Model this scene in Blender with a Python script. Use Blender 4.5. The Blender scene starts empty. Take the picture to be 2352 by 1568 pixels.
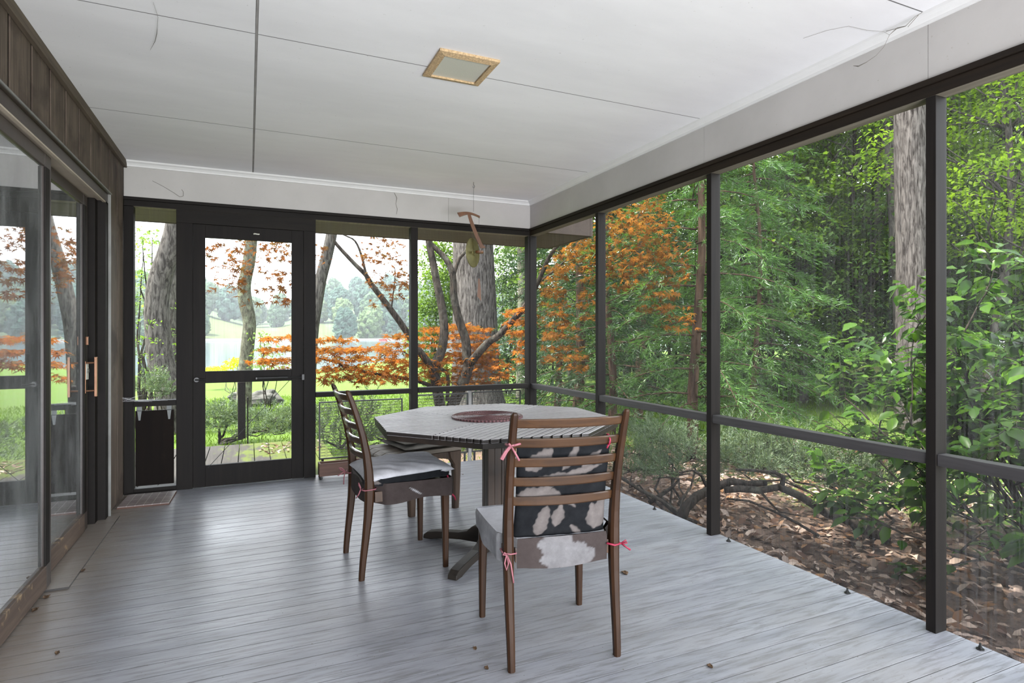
import bpy, bmesh, math, random
import numpy as np
from mathutils import Vector, Matrix
random.seed(7); rng = np.random.default_rng(11)
S = bpy.context.scene; C = S.collection
R = math.radians
# ------------------------------------------------------------------ camera
F, PX, PY, CAMZ, YAW = 1352.0, 1176.0, 767.0, 1.17, R(24.09)
cam = bpy.data.cameras.new('camera'); camo = bpy.data.objects.new('camera', cam); C.objects.link(camo)
camo.location = (0, 0, CAMZ); camo.rotation_euler = (R(90), 0, -YAW)
cam.sensor_fit = 'HORIZONTAL'; cam.sensor_width = 36; cam.lens = F/2352*36
cam.shift_y = -(784-PY)/2352; cam.clip_start = 0.02; cam.clip_end = 2000
S.camera = camo
# ------------------------------------------------------------------ sky, sun, exposure
w = bpy.data.worlds.new('sky'); S.world = w; w.use_nodes = True
bg = w.node_tree.nodes['Background']; bg.inputs[0].default_value = (0.88, 0.94, 1.0, 1); bg.inputs[1].default_value = 1.0
sun = bpy.data.lights.new('sun', 'SUN'); sun.energy = 3.4; sun.angle = R(8); sun.color = (1, .95, .85)
suno = bpy.data.objects.new('sun', sun); C.objects.link(suno); suno.rotation_euler = Vector((-.40,.12,.90)).to_track_quat('Z','Y').to_euler()
def area(name, loc, aim, sx, sy, power, col=(1,1,1)):
    l = bpy.data.lights.new(name, 'AREA'); l.shape = 'RECTANGLE'; l.size = sx; l.size_y = sy; l.energy = power; l.color = col
    o = bpy.data.objects.new(name, l); C.objects.link(o); o.location = loc
    o.rotation_euler = (Vector(loc)-Vector(aim)).to_track_quat('Z','Y').to_euler(); return o
# fill lamp added behind the camera to brighten the ceiling and chairs
area('fill_lamp', (.8,-2.7,.10), (.8,3.6,2.43), 3.2, 1.4, 62, (.95,.97,1))
vs = S.view_settings
S.display_settings.display_device = 'sRGB'
vs.view_transform = 'Standard'; vs.look = 'None'; vs.gamma = 1; vs.use_curve_mapping = False
vs.exposure = 2.9
cy = S.cycles
cy.max_bounces = 8; cy.diffuse_bounces = 5; cy.glossy_bounces = 3; cy.transmission_bounces = 4; cy.transparent_max_bounces = 16
cy.use_denoising = True; cy.caustics_reflective = False; cy.caustics_refractive = False; cy.sample_clamp_indirect = 6
# ------------------------------------------------------------------ helpers
cs, sn = math.cos(YAW), math.sin(YAW)
def at(px, py, d):
    """point seen at a picture position, d metres in front of the camera"""
    u = (px-PX)/F; v = (PY-py)/F
    return Vector(((cs*u+sn)*d, (cs-sn*u)*d, CAMZ+v*d))
def tag(o, label=None, cat=None, group=None, kind=None):
    if label: o['label'] = label
    if cat: o['category'] = cat
    if group: o['group'] = group
    if kind: o['kind'] = kind
    return o
def thing(name, label, cat, loc=(0, 0, 0), rz=0, group=None):
    o = bpy.data.objects.new(name, None); C.objects.link(o); o.location = loc; o.rotation_euler = (0, 0, rz)
    o.empty_display_size = .1
    return tag(o, label, cat, group)
def link(name, me, mat, parent=None):
    if mat: me.materials.append(mat)
    o = bpy.data.objects.new(name, me); C.objects.link(o)
    if parent: o.parent = parent
    return o
class MB:
    def __init__(s): s.v = []; s.f = []; s.M = None
    def add(s, vs_, fs):
        n = len(s.v)
        if s.M is not None: vs_ = [tuple(s.M @ Vector(v)) for v in vs_]
        s.v += [tuple(v) for v in vs_]; s.f += [tuple(i+n for i in f) for f in fs]; return s
    def box(s, x0, x1, y0, y1, z0, z1):
        return s.add([(x0,y0,z0),(x1,y0,z0),(x1,y1,z0),(x0,y1,z0),(x0,y0,z1),(x1,y0,z1),(x1,y1,z1),(x0,y1,z1)],
            [(0,3,2,1),(4,5,6,7),(0,1,5,4),(1,2,6,5),(2,3,7,6),(3,0,4,7)])
    def prism(s, pts, z0, z1):
        n = len(pts)
        return s.add([(x,y,z0) for x,y in pts]+[(x,y,z1) for x,y in pts],
            [tuple(range(n-1,-1,-1)), tuple(range(n,2*n))]+[(i,(i+1)%n,n+(i+1)%n,n+i) for i in range(n)])
    def rings(s, rs, cap=True, closed=False):
        n = len(rs[0]); vs_ = [p for r in rs for p in r]; fs = []
        m = len(rs)
        for k in range(m if closed else m-1):
            a = k*n; b = ((k+1) % m)*n
            for i in range(n): fs.append((a+i, a+(i+1)%n, b+(i+1)%n, b+i))
        if cap and not closed: fs += [tuple(range(n-1,-1,-1)), tuple((m-1)*n+i for i in range(n))]
        return s.add(vs_, fs)
    def loft(s, secs, ch=.2):
        """secs: (x,y,z,w,d) rectangles with chamfered corners, stacked upward"""
        rs = []
        for x,y,z,w_,d_ in secs:
            a, b = w_/2, d_/2; c = min(a,b)*ch*1.5
            rs.append([(x-a+c,y-b,z),(x+a-c,y-b,z),(x+a,y-b+c,z),(x+a,y+b-c,z),(x+a-c,y+b,z),(x-a+c,y+b,z),(x-a,y+b-c,z),(x-a,y-b+c,z)])
        return s.rings(rs)
    def tube(s, pts, rad, n=6, cap=True):
        pts = [Vector(p) for p in pts]; rs = []
        if not hasattr(rad, '__len__'): rad = [rad]*len(pts)
        up = Vector((0,0,1)); u = None
        for i,p in enumerate(pts):
            t = (pts[min(i+1,len(pts)-1)]-pts[max(i-1,0)])
            if t.length < 1e-9: t = Vector((0,0,1))
            t.normalize()
            if u is None:
                u = t.cross(up if abs(t.z) < .9 else Vector((1,0,0))).normalized()
            else:
                u = (u - t*u.dot(t)); u = u.normalized() if u.length > 1e-6 else t.orthogonal().normalized()
            q = t.cross(u)
            rs.append([tuple(p+(u*math.cos(2*math.pi*k/n)+q*math.sin(2*math.pi*k/n))*rad[i]) for k in range(n)])
        return s.rings(rs, cap)
    def lathe(s, prof, n=24, cx=0, cy=0):
        rs = [[(cx+r*math.cos(2*math.pi*k/n), cy+r*math.sin(2*math.pi*k/n), z) for k in range(n)] for r,z in prof]
        return s.rings(rs)
    def mesh(s, name, bevel=0, smooth=False, seg=2):
        me = bpy.data.meshes.new(name)
        bm = bmesh.new(); bv = [bm.verts.new(v) for v in s.v]
        for f in s.f:
            try: bm.faces.new([bv[i] for i in f])
            except ValueError: pass
        bmesh.ops.recalc_face_normals(bm, faces=bm.faces)
        if bevel:
            es = [e for e in bm.edges if len(e.link_faces) == 2 and e.calc_face_angle(0) > .6]
            bmesh.ops.bevel(bm, geom=es, offset=bevel, segments=seg, affect='EDGES', profile=.6, clamp_overlap=True)
        if smooth:
            for f in bm.faces: f.smooth = True
        bm.to_mesh(me); bm.free(); return me
    def build(s, name, mat, parent=None, bevel=0, smooth=False, seg=2):
        return link(name, s.mesh(name, bevel, smooth, seg), mat, parent)
def bx(name, mat, parent, *b, bevel=.002): return MB().box(*b).build(name, mat, parent, bevel)
def dup(root, loc, rz=0, sc=1, label=None):
    r = root.copy(); C.objects.link(r); r.location = loc; r.rotation_euler = (0,0,rz)
    r.scale = (sc,)*3 if not hasattr(sc,'__len__') else sc
    if label: r['label'] = label
    for ch in list(root.children):
        c = ch.copy(); C.objects.link(c); c.parent = r
        for g in ch.children:
            d = g.copy(); C.objects.link(d); d.parent = c
    return r
# ------------------------------------------------------------------ materials
class NT:
    def __init__(s, name):
        s.m = bpy.data.materials.new(name); s.m.use_nodes = True; s.t = s.m.node_tree; s.t.nodes.clear()
        s.out = s.n('ShaderNodeOutputMaterial')
    def n(s, typ, **kw):
        nd = s.t.nodes.new(typ)
        for k,v in kw.items():
            if k.startswith('i_'):
                nd.inputs[int(k[2:])].default_value = v
            else: setattr(nd, k, v)
        return nd
    def l(s, a, b): s.t.links.new(a, b); return s
    def coord(s, kind='Object', scale=(1,1,1), rot=(0,0,0)):
        tc = s.n('ShaderNodeTexCoord'); mp = s.n('ShaderNodeMapping'); mp.inputs['Scale'].default_value = scale; mp.inputs['Rotation'].default_value = rot
        s.l(tc.outputs[kind], mp.inputs[0]); return mp.outputs[0]
    def noise(s, vec, scale, detail=4, rough=.55, dist=0):
        nd = s.n('ShaderNodeTexNoise'); nd.inputs['Scale'].default_value = scale; nd.inputs['Detail'].default_value = detail
        nd.inputs['Roughness'].default_value = rough; nd.inputs['Distortion'].default_value = dist
        if vec is not None: s.l(vec, nd.inputs['Vector'])
        return nd.outputs[0]
    def ramp(s, fac, stops, interp='LINEAR'):
        r = s.n('ShaderNodeValToRGB'); r.color_ramp.interpolation = interp
        el = r.color_ramp.elements
        while len(el) < len(stops): el.new(.5)
        for e,(p,c) in zip(el, stops):
            e.position = p; e.color = (*c,1) if hasattr(c,'__len__') else (c,c,c,1)
        s.l(fac, r.inputs[0]); return r.outputs[0]
    def mix(s, fac, a, b, typ='MIX'):
        m = s.n('ShaderNodeMix', data_type='RGBA', blend_type=typ)
        for v,i in ((fac,0),(a,6),(b,7)):
            if isinstance(v, bpy.types.NodeSocket): s.l(v, m.inputs[i])
            else: m.inputs[i].default_value = (*v,1) if hasattr(v,'__len__') else v
        return m.outputs[2]
    def math(s, op, a, b=0.0):
        m = s.n('ShaderNodeMath', operation=op)
        for v,i in ((a,0),(b,1)):
            if isinstance(v, bpy.types.NodeSocket): s.l(v, m.inputs[i])
            else: m.inputs[i].default_value = v
        return m.outputs[0]
    def bsdf(s, col, rough=.5, spec=.5, metal=0, bump=None, bstr=.3, bdist=.01, coat=0):
        p = s.n('ShaderNodeBsdfPrincipled'); p.inputs['Coat Weight'].default_value = coat; p.inputs['Coat Roughness'].default_value = .14
        for v,k in ((col,'Base Color'),(rough,'Roughness')):
            if isinstance(v, bpy.types.NodeSocket): s.l(v, p.inputs[k])
            else: p.inputs[k].default_value = (*v,1) if hasattr(v,'__len__') else v
        p.inputs['Specular IOR Level'].default_value = spec; p.inputs['Metallic'].default_value = metal
        if bump is not None:
            b = s.n('ShaderNodeBump'); b.inputs['Strength'].default_value = bstr; b.inputs['Distance'].default_value = bdist
            s.l(bump, b.inputs['Height']); s.l(b.outputs[0], p.inputs['Normal'])
        s.l(p.outputs[0], s.out.inputs[0]); return s.m
def plain(name, col, rough=.6, spec=.4, metal=0, var=.15, sc=8):
    t = NT(name); c = t.coord()
    n = t.noise(c, sc, 5)
    k = t.mix(t.ramp(n, [(.3,0.0),(.7,1.0)]), tuple(x*(1-var) for x in col), tuple(min(1,x*(1+var)) for x in col))
    return t.bsdf(k, rough, spec, metal, n, .1, .004)
def wood(name, cols, axis='z', rough=.45, spec=.45, fine=60, bstr=.25, stain=None, coat=0, side=None):
    t = NT(name)
    sc = {'x':(.06,1,1),'y':(1,.06,1),'z':(1,1,.06)}[axis]
    c = t.coord('Object', sc)
    n1 = t.noise(c, fine, 6, .65, .3); n2 = t.noise(c, fine*.22, 3, .5, .8)
    k = t.mix(t.ramp(n2, [(.3,0.0),(.72,1.0)]), cols[0], cols[1])
    k = t.mix(t.ramp(n1, [(.35,.55),(.6,0.0)]), k, cols[2])
    if stain:
        c2 = t.coord(); n3 = t.noise(c2, stain[1], 6, .6, .5)
        k = t.mix(t.ramp(n3, [(stain[2],0.0),(stain[2]+.15,1.0)]), k, stain[0])
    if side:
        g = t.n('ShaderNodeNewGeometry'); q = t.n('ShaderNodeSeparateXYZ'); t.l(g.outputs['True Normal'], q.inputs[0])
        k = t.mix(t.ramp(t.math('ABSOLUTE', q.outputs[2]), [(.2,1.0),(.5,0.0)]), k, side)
    return t.bsdf(k, rough, spec, 0, n1, bstr, .002, coat)
def leafmat(name, cols, trans=.45, gloss=.0, rough=.35, tcol=None):
    t = NT(name)
    g = t.n('ShaderNodeNewGeometry')
    k = t.ramp(g.outputs['Random Per Island'], [(i/(len(cols)-1), c) for i,c in enumerate(cols)])
    d = t.n('ShaderNodeBsdfDiffuse'); t.l(k, d.inputs[0])
    tr = t.n('ShaderNodeBsdfTranslucent')
    t.l(t.mix(1.0, k, tcol or (1.3,1.35,.6), 'MULTIPLY'), tr.inputs[0])
    m = t.n('ShaderNodeMixShader'); m.inputs[0].default_value = trans; t.l(d.outputs[0], m.inputs[1]); t.l(tr.outputs[0], m.inputs[2])
    o = m.outputs[0]
    if gloss:
        gl = t.n('ShaderNodeBsdfGlossy'); gl.inputs['Roughness'].default_value = rough; gl.inputs[0].default_value = (1,1,1,1)
        fr = t.n('ShaderNodeLayerWeight'); fr.inputs[0].default_value = .25
        m2 = t.n('ShaderNodeMixShader'); t.l(t.math('MULTIPLY', fr.outputs[0], gloss), m2.inputs[0])
        t.l(o, m2.inputs[1]); t.l(gl.outputs[0], m2.inputs[2]); o = m2.outputs[0]
    t.l(o, t.out.inputs[0]); return t.m
M = {}
def mats():
    # painted deck boards, running left to right
    t = NT('deck_paint'); c = t.coord('Object', (.10,1,1)); c0 = t.coord()
    g = t.n('ShaderNodeNewGeometry')
    n1 = t.noise(c, 55, 7, .7, .4); n2 = t.noise(c0, 1.1, 5, .6); n3 = t.noise(c, 12, 5, .6, .5)
    k = t.mix(t.ramp(n3, [(.3,0.0),(.7,1.0)]), (.205,.21,.24), (.32,.325,.36))
    k = t.mix(t.math('MULTIPLY', g.outputs['Random Per Island'], .45), k, (.30,.305,.335))
    k = t.mix(t.ramp(n1, [(.38,.6),(.53,0.0)]), k, (.11,.107,.11))
    k = t.mix(t.ramp(n2, [(.45,0.0),(.75,.5)]), k, (.26,.24,.225))
    # pollen and dirt along the house wall
    sx = t.n('ShaderNodeSeparateXYZ'); t.l(c0, sx.inputs[0])
    dm = t.math('ADD', t.math('MULTIPLY', t.math('SUBTRACT', t.math('MULTIPLY', sx.outputs[0], -1.0), .42), 3.0), t.math('SUBTRACT', t.noise(c0, 5, 6, .7), .5))
    k = t.mix(t.ramp(dm, [(.1,0.0),(1.1,.6)]), k, (.21,.155,.10))
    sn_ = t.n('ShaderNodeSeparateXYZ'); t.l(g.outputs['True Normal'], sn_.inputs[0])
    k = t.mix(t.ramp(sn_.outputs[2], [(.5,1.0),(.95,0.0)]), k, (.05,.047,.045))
    sp = t.noise(c0, 90, 2, .5)
    k = t.mix(t.ramp(sp, [(.70,0.0),(.74,.8)]), k, (.10,.085,.07))
    M['deck'] = t.bsdf(k, t.ramp(n2, [(.3,.30),(.7,.44)]), .5, 0, n1, .2, .002)
    M['groove'] = plain('dark_gap', (.02,.02,.02), .9)
    # ceiling board
    t = NT('ceiling_paint'); c = t.coord(); cc = t.coord('Object', (.35,1,1))
    n1 = t.noise(cc, 3, 6, .6); n2 = t.noise(c, 60, 3, .6)
    k = t.mix(t.ramp(n1, [(.35,0.0),(.7,1.0)]), (.74,.74,.755), (.82,.82,.835))
    k = t.mix(t.ramp(n2, [(.70,0.0),(.76,.5)]), k, (.35,.33,.30))
    M['ceiling'] = t.bsdf(k, .75, .25, 0, t.noise(c, 120, 3), .12, .002)
    t = NT('frieze_paint'); c = t.coord(); n1 = t.noise(c, 2.2, 5, .6); n2 = t.noise(c, 70, 3, .6)
    k = t.mix(t.ramp(n1, [(.35,0.0),(.7,1.0)]), (.44,.427,.417), (.50,.485,.475))
    k = t.mix(t.ramp(n2, [(.69,0.0),(.74,.6)]), k, (.35,.32,.28))
    M['frieze'] = t.bsdf(k, .7, .25, 0, n2, .08, .002)
    M['seam'] = plain('ceiling_seam', (.16,.16,.16), .8)
    M['white_trim'] = plain('white_trim', (.68,.68,.68), .55, .3, var=.03)
    M['frame'] = wood('dark_frame_wood', [(.008,.0065,.006),(.013,.0105,.009),(.005,.004,.004)], 'z', .65, .18, 50, .2)
    M['frame_x'] = wood('dark_rail_wood', [(.009,.0075,.007),(.014,.0115,.0095),(.005,.004,.004)], 'x', .65, .18, 50, .2)
    M['frame_y'] = wood('dark_header_wood', [(.012,.0085,.006),(.020,.0135,.0085),(.006,.0045,.004)], 'y', .65, .18, 50, .2)
    M['rail_grey'] = wood('grey_brown_rail', [(.045,.042,.044),(.07,.066,.068),(.025,.023,.023)], 'y', .55, .3, 50, .2)
    M['under'] = wood('bare_lit_wood', [(.17,.15,.125),(.22,.195,.165),(.10,.085,.068)], 'y', .8, .2, 40, .3)  # unpainted header undersides, colour also lightened for the light they catch
    M['siding'] = wood('weathered_siding', [(.09,.068,.053),(.16,.122,.096),(.034,.026,.021)], 'z', .75, .3, 70, .6, ((.045,.031,.026),2.5,.5))
    M['siding_trim'] = wood('siding_trim', [(.09,.07,.052),(.14,.11,.08),(.04,.03,.025)], 'y', .75, .3, 60, .5)
    M['door_brown'] = plain('bronze_frame', (.045,.034,.029), .4, .45, 0, .15, 20)
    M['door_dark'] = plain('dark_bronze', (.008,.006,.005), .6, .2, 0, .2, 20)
    M['sill_wood'] = wood('worn_sill', [(.10,.07,.055),(.15,.11,.085),(.05,.035,.028)], 'y', .6, .35, 50, .3, ((.42,.30,.17),14,.60))
    M['alu'] = plain('aluminium', (.20,.20,.19), .5, .4, .3)
    M['track'] = plain('beige_track', (.42,.36,.29), .5, .4, 0, .1)
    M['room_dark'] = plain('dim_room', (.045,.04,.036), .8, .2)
    # glass with a film of dust
    t = NT('dusty_glass'); c = t.coord('Object', (1,1,.3), (.5,0,0)); c0 = t.coord()
    fr = t.n('ShaderNodeFresnel'); fr.inputs[0].default_value = 1.75
    tr = t.n('ShaderNodeBsdfTransparent'); tr.inputs[0].default_value = (.86,.90,.90,1)
    gl = t.n('ShaderNodeBsdfGlossy'); gl.inputs['Roughness'].default_value = .012; gl.inputs[0].default_value = (.97,.98,1,1)
    m1 = t.n('ShaderNodeMixShader'); t.l(t.math('MINIMUM', t.math('MULTIPLY', fr.outputs[0], 2.1), .95), m1.inputs[0]); t.l(tr.outputs[0], m1.inputs[1]); t.l(gl.outputs[0], m1.inputs[2])
    df = t.n('ShaderNodeBsdfDiffuse'); df.inputs[0].default_value = (.62,.63,.62,1)
    m2 = t.n('ShaderNodeMixShader'); dn = t.math('ADD', t.math('MULTIPLY', t.ramp(t.noise(c, 9, 6, .7, .3), [(.42,0.0),(.8,1.0)]), .20), t.math('MULTIPLY', t.ramp(t.noise(c0, 150, 2, .5), [(.62,0.0),(.72,1.0)]), .16))
    t.l(t.math('ADD', dn, .06), m2.inputs[0]); t.l(m1.outputs[0], m2.inputs[1]); t.l(df.outputs[0], m2.inputs[2]); t.l(m2.outputs[0], t.out.inputs[0])
    M['glass'] = t.m
    # insect screen: open weave, mostly see-through, threads gathering dust in upright streaks
    for nm, ax, dens in (('screen_back',(9,1,.12),.10),('screen_right',(1,9,.12),.22)):
        t = NT(nm); c = t.coord('Object', ax)
        tr = t.n('ShaderNodeBsdfTransparent'); df = t.n('ShaderNodeBsdfDiffuse'); df.inputs[0].default_value = (.15,.15,.155,1)
        mx = t.n('ShaderNodeMixShader')
        n = t.ramp(t.noise(c, 14, 4, .75), [(.38,dens*.35),(.66,dens*2.1)])
        t.l(n, mx.inputs[0]); t.l(tr.outputs[0], mx.inputs[1]); t.l(df.outputs[0], mx.inputs[2]); t.l(mx.outputs[0], t.out.inputs[0])
        M[nm] = t.m
    M['chair'] = wood('teak_chair', [(.022,.009,.0035),(.044,.018,.0065),(.008,.0035,.002)], 'z', .5, .25, 55, .15)
    M['chair_x'] = wood('teak_slat', [(.040,.017,.0055),(.075,.033,.011),(.014,.006,.003)], 'x', .45, .3, 55, .1, None, .55)
    M['table_top'] = wood('weathered_slat', [(.34,.325,.335),(.44,.425,.44),(.21,.195,.195)], 'x', .42, .45, 45, .2, None, 0, (.02,.016,.015))  # slat sides coloured dark for the shade in the gaps
    M['table_edge'] = wood('dark_table_edge', [(.012,.008,.006),(.028,.018,.013),(.005,.004,.003)], 'x', .55, .4, 30, .3)
    M['table_leg'] = wood('table_column_wood', [(.022,.011,.007),(.06,.033,.018),(.008,.005,.004)], 'z', .5, .4, 24, .3, ((.02,.014,.011),5,.52))
    M['table_foot'] = wood('table_foot_wood', [(.011,.008,.0065),(.03,.023,.017),(.006,.005,.004)], 'x', .5, .4, 40, .3)
    M['stool'] = wood('old_stool_wood', [(.04,.023,.014),(.075,.046,.03),(.018,.01,.007)], 'z', .6, .35, 40, .3)
    M['stool_grey'] = wood('grey_stool_board', [(.13,.105,.085),(.19,.16,.135),(.07,.055,.045)], 'x', .6, .35, 40, .3)
    M['cushion_grey'] = plain('faded_cushion', (.20,.185,.17), .9, .1, 0, .2, 12)
    # woven placemat: coiled rows
    t = NT('woven_placemat'); c = t.coord(); sx = t.n('ShaderNodeSeparateXYZ'); t.l(c, sx.inputs[0])
    r_ = t.math('SQRT', t.math('ADD', t.math('MULTIPLY', sx.outputs[0], sx.outputs[0]), t.math('MULTIPLY', sx.outputs[1], sx.outputs[1])))
    an = t.math('ARCTAN2', sx.outputs[1], sx.outputs[0])
    row = t.math('FLOOR', t.math('MULTIPLY', r_, 105.0))
    wv = t.math('SINE', t.math('ADD', t.math('MULTIPLY', an, 62.0), t.math('MULTIPLY', row, 2.4)))
    rr = t.math('SINE', t.math('MULTIPLY', r_, 660.0))
    k = t.mix(t.ramp(t.math('ADD', t.math('MULTIPLY', wv, .3), .5), [(.2,0.0),(.8,1.0)]), (.045,.012,.015), (.20,.085,.09))
    k = t.mix(t.ramp(t.math('ADD', t.math('MULTIPLY', rr, .5), .5), [(.1,.8),(.4,0.0)]), k, (.04,.012,.013))
    M['placemat'] = t.bsdf(k, .42, .5, 0, t.math('ADD', rr, t.math('MULTIPLY', wv, .6)), .5, .004)
    # printed cushion cloth: the print is a mask kept on the cloth
    def cloth(name, dark, mid, pale):
        t = NT(name); a = t.n('ShaderNodeVertexColor', layer_name='print'); c = t.coord()
        s_ = t.n('ShaderNodeSeparateColor'); t.l(a.outputs[0], s_.inputs[0])
        n = t.noise(c, 25, 6, .7)
        k = t.mix(t.ramp(n, [(.3,0.0),(.7,1.0)]), dark, mid)
        k = t.mix(s_.outputs[0], k, t.mix(t.ramp(n, [(.3,0.0),(.65,1.0)]), tuple(x*.7 for x in pale), pale))
        return t.bsdf(k, .85, .15, 0, t.noise(c, 320, 2), .25, .002)
    M['print'] = cloth('magnolia_print_cloth', (.004,.0045,.006), (.011,.012,.014), (.155,.135,.13))
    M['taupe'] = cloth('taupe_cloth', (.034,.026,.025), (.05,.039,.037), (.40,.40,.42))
    M['pale'] = cloth('pale_cloth', (.44,.44,.475), (.55,.55,.59), (.6,.6,.62))
    M['ribbon'] = plain('pink_ribbon', (.27,.10,.12), .6, .3)
    M['ribbon_hot'] = plain('magenta_ribbon', (.28,.018,.05), .5, .4)
    M['black'] = plain('black_metal', (.012,.012,.012), .4, .5)
    M['guard'] = plain('guard_metal', (.05,.048,.045), .5, .5, .3)
    M['flap'] = wood('black_brown_panel', [(.006,.004,.0035),(.012,.008,.006),(.004,.003,.003)], 'z', .7, .1, 14, .1, ((.022,.015,.010),3.2,.56))
    M['hinge'] = plain('zinc_hinge', (.15,.16,.16), .5, .4, .3)
    M['trough'] = wood('red_brown_board', [(.085,.04,.027),(.13,.065,.045),(.045,.02,.015)], 'x', .55, .4, 40, .3)
    # board of small tiles
    t = NT('mosaic_tile'); c = t.coord(); bk = t.n('ShaderNodeTexBrick'); t.l(c, bk.inputs[0])
    bk.offset = 0; bk.inputs['Scale'].default_value = 1; bk.inputs['Brick Width'].default_value = .05; bk.inputs['Row Height'].default_value = .115; bk.inputs['Mortar Size'].default_value = .0022
    bk.inputs['Color1'].default_value = (.20,.155,.155,1); bk.inputs['Color2'].default_value = (.27,.22,.21,1); bk.inputs['Mortar'].default_value = (.55,.5,.47,1)
    M['tile'] = t.bsdf(t.mix(.35, bk.outputs[0], t.ramp(t.noise(c, 30, 4), [(.3,(.12,.09,.09)),(.7,(.34,.29,.28))])), .45, .4)
    M['chime_wood'] = wood('reddish_chime_wood', [(.11,.042,.016),(.17,.07,.026),(.05,.02,.008)], 'z', .4, .5, 50, .1)
    M['brass'] = plain('aged_brass', (.13,.115,.045), .42, .5, .6, .25, 14)
    M['string'] = plain('dark_string', (.03,.03,.03), .8)
    M['lamp_frame'] = plain('pitted_gold_frame', (.46,.33,.19), .6, .4, 0, .35, 120)
    M['lamp_glass'] = plain('frosted_lens', (.52,.52,.46), .35, .5, 0, .06, 200)
    M['copper'] = plain('copper_handle', (.17,.085,.048), .4, .5, .6)
    M['lock'] = plain('lock_plate', (.62,.61,.54), .4, .5)
    M['web'] = plain('cobweb', (.20,.185,.165), .9)
    M['web_pale'] = plain('pale_cobweb', (.75,.75,.78), .9)
    M['debris'] = plain('dry_leaf_bit', (.12,.075,.045), .8, .2, 0, .4, 60)
    M['soffit'] = wood('soffit_board', [(.105,.092,.085),(.14,.122,.112),(.07,.06,.055)], 'x', .8, .2, 30, .2)
    M['fascia'] = plain('dark_fascia', (.05,.034,.026), .7, .3)
    # landing planks with moss
    t = NT('mossy_planks'); c = t.coord('Object', (1,.07,1)); c0 = t.coord(); g = t.n('ShaderNodeNewGeometry')
    k = t.mix(t.ramp(t.noise(c, 40, 5, .6), [(.3,0.0),(.7,1.0)]), (.015,.0135,.012), (.03,.027,.024))
    sx = t.n('ShaderNodeSeparateXYZ'); t.l(c0, sx.inputs[0])
    ms = t.math('ADD', t.noise(t.coord('Object', (1,.4,1)), 7, 7, .75), t.math('MULTIPLY', sx.outputs[0], .32))
    k = t.mix(t.ramp(ms, [(.47,0.0),(.56,1.0)]), k, (.045,.062,.005))
    M['landing'] = t.bsdf(k, .8, .2, 0, ms, .5, .01)
    # bark
    def bark(name, a, b, sc=12, st=.12, lich=None):
        t = NT(name); c = t.coord('Object', (1,1,st)); c0 = t.coord()
        n = t.noise(c, sc, 7, .7, .6)
        k = t.mix(t.ramp(n, [(.40,0.0),(.60,1.0)]), a, b)
        if lich: k = t.mix(t.ramp(t.noise(c0, 6, 6, .7), [(.5,0.0),(.68,.8)]), k, lich)
        return t.bsdf(k, .9, .1, 0, n, .9, .03)
    M['bark_grey'] = bark('grey_bark', (.025,.022,.02), (.11,.10,.092), 26, .22)
    M['bark_oak'] = bark('furrowed_bark', (.022,.018,.016), (.125,.112,.105), 30, .16)
    M['bark_lichen'] = bark('lichen_bark', (.045,.042,.032), (.13,.125,.095), 25, .3, (.20,.22,.15))
    M['bark_dark'] = bark('dark_bark', (.012,.010,.008), (.055,.045,.036), 30, .25, (.09,.09,.075))
    M['bark_red'] = bark('reddish_bark', (.035,.022,.016), (.10,.065,.045), 22, .1)
    M['rock'] = plain('lichened_rock', (.06,.06,.055), .9, .2, 0, .45, 4)
    # foliage
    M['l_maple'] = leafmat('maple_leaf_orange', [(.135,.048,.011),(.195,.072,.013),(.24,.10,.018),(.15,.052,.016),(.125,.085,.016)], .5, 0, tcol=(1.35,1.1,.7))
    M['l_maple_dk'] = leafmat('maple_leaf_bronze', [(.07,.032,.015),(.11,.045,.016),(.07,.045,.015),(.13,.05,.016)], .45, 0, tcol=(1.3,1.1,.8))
    M['l_maple_sh'] = leafmat('maple_leaf_shaded', [(.10,.045,.012),(.15,.065,.014),(.19,.085,.018),(.11,.05,.016),(.10,.075,.016)], .5, 0, tcol=(1.3,1.1,.75))  # same maple's leaves on the right, browned to stand for shade
    M['l_for'] = leafmat('woodland_leaf', [(.06,.11,.015),(.10,.175,.02),(.14,.23,.025),(.08,.14,.025),(.045,.09,.018)], .5, .25, .4)
    M['l_lime'] = leafmat('lime_leaf', [(.13,.22,.018),(.18,.28,.02),(.10,.18,.02)], .55, .15, .4)
    M['l_dark'] = leafmat('deep_green_leaf', [(.026,.06,.016),(.045,.09,.022),(.065,.125,.026)], .35, .25, .4)
    M['l_cam'] = leafmat('camellia_leaf', [(.013,.04,.005),(.028,.075,.007),(.06,.13,.010),(.018,.052,.008)], .42, .32, .3)
    M['l_need'] = leafmat('evergreen_needle', [(.035,.085,.024),(.055,.12,.028),(.075,.16,.035),(.035,.075,.028)], .4, .1, .4)
    M['l_need_dk'] = leafmat('dark_evergreen_needle', [(.018,.042,.02),(.03,.062,.026),(.04,.08,.03)], .3, .1, .4)
    M['l_jun'] = leafmat('juniper_needle', [(.075,.11,.062),(.12,.16,.095),(.085,.12,.078),(.06,.095,.05)], .3, .05, .5)
    M['l_pale'] = leafmat('pale_green_leaf', [(.13,.20,.07),(.17,.25,.09),(.10,.17,.06)], .5, 0)
    M['l_yel'] = leafmat('yellow_green_leaf', [(.34,.42,.03),(.42,.48,.04)], .5, 0)
    M['grass'] = leafmat('grass_blade', [(.07,.125,.014),(.10,.16,.02),(.055,.10,.012)], .5, 0)
    M['litter'] = leafmat('fallen_leaf', [(.07,.038,.028),(.26,.19,.15),(.46,.36,.30),(.10,.055,.035),(.05,.03,.024),(.24,.13,.065),(.36,.28,.24),(.06,.04,.032)], .15, .15, .4, tcol=(1.2,1,.8))
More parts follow.
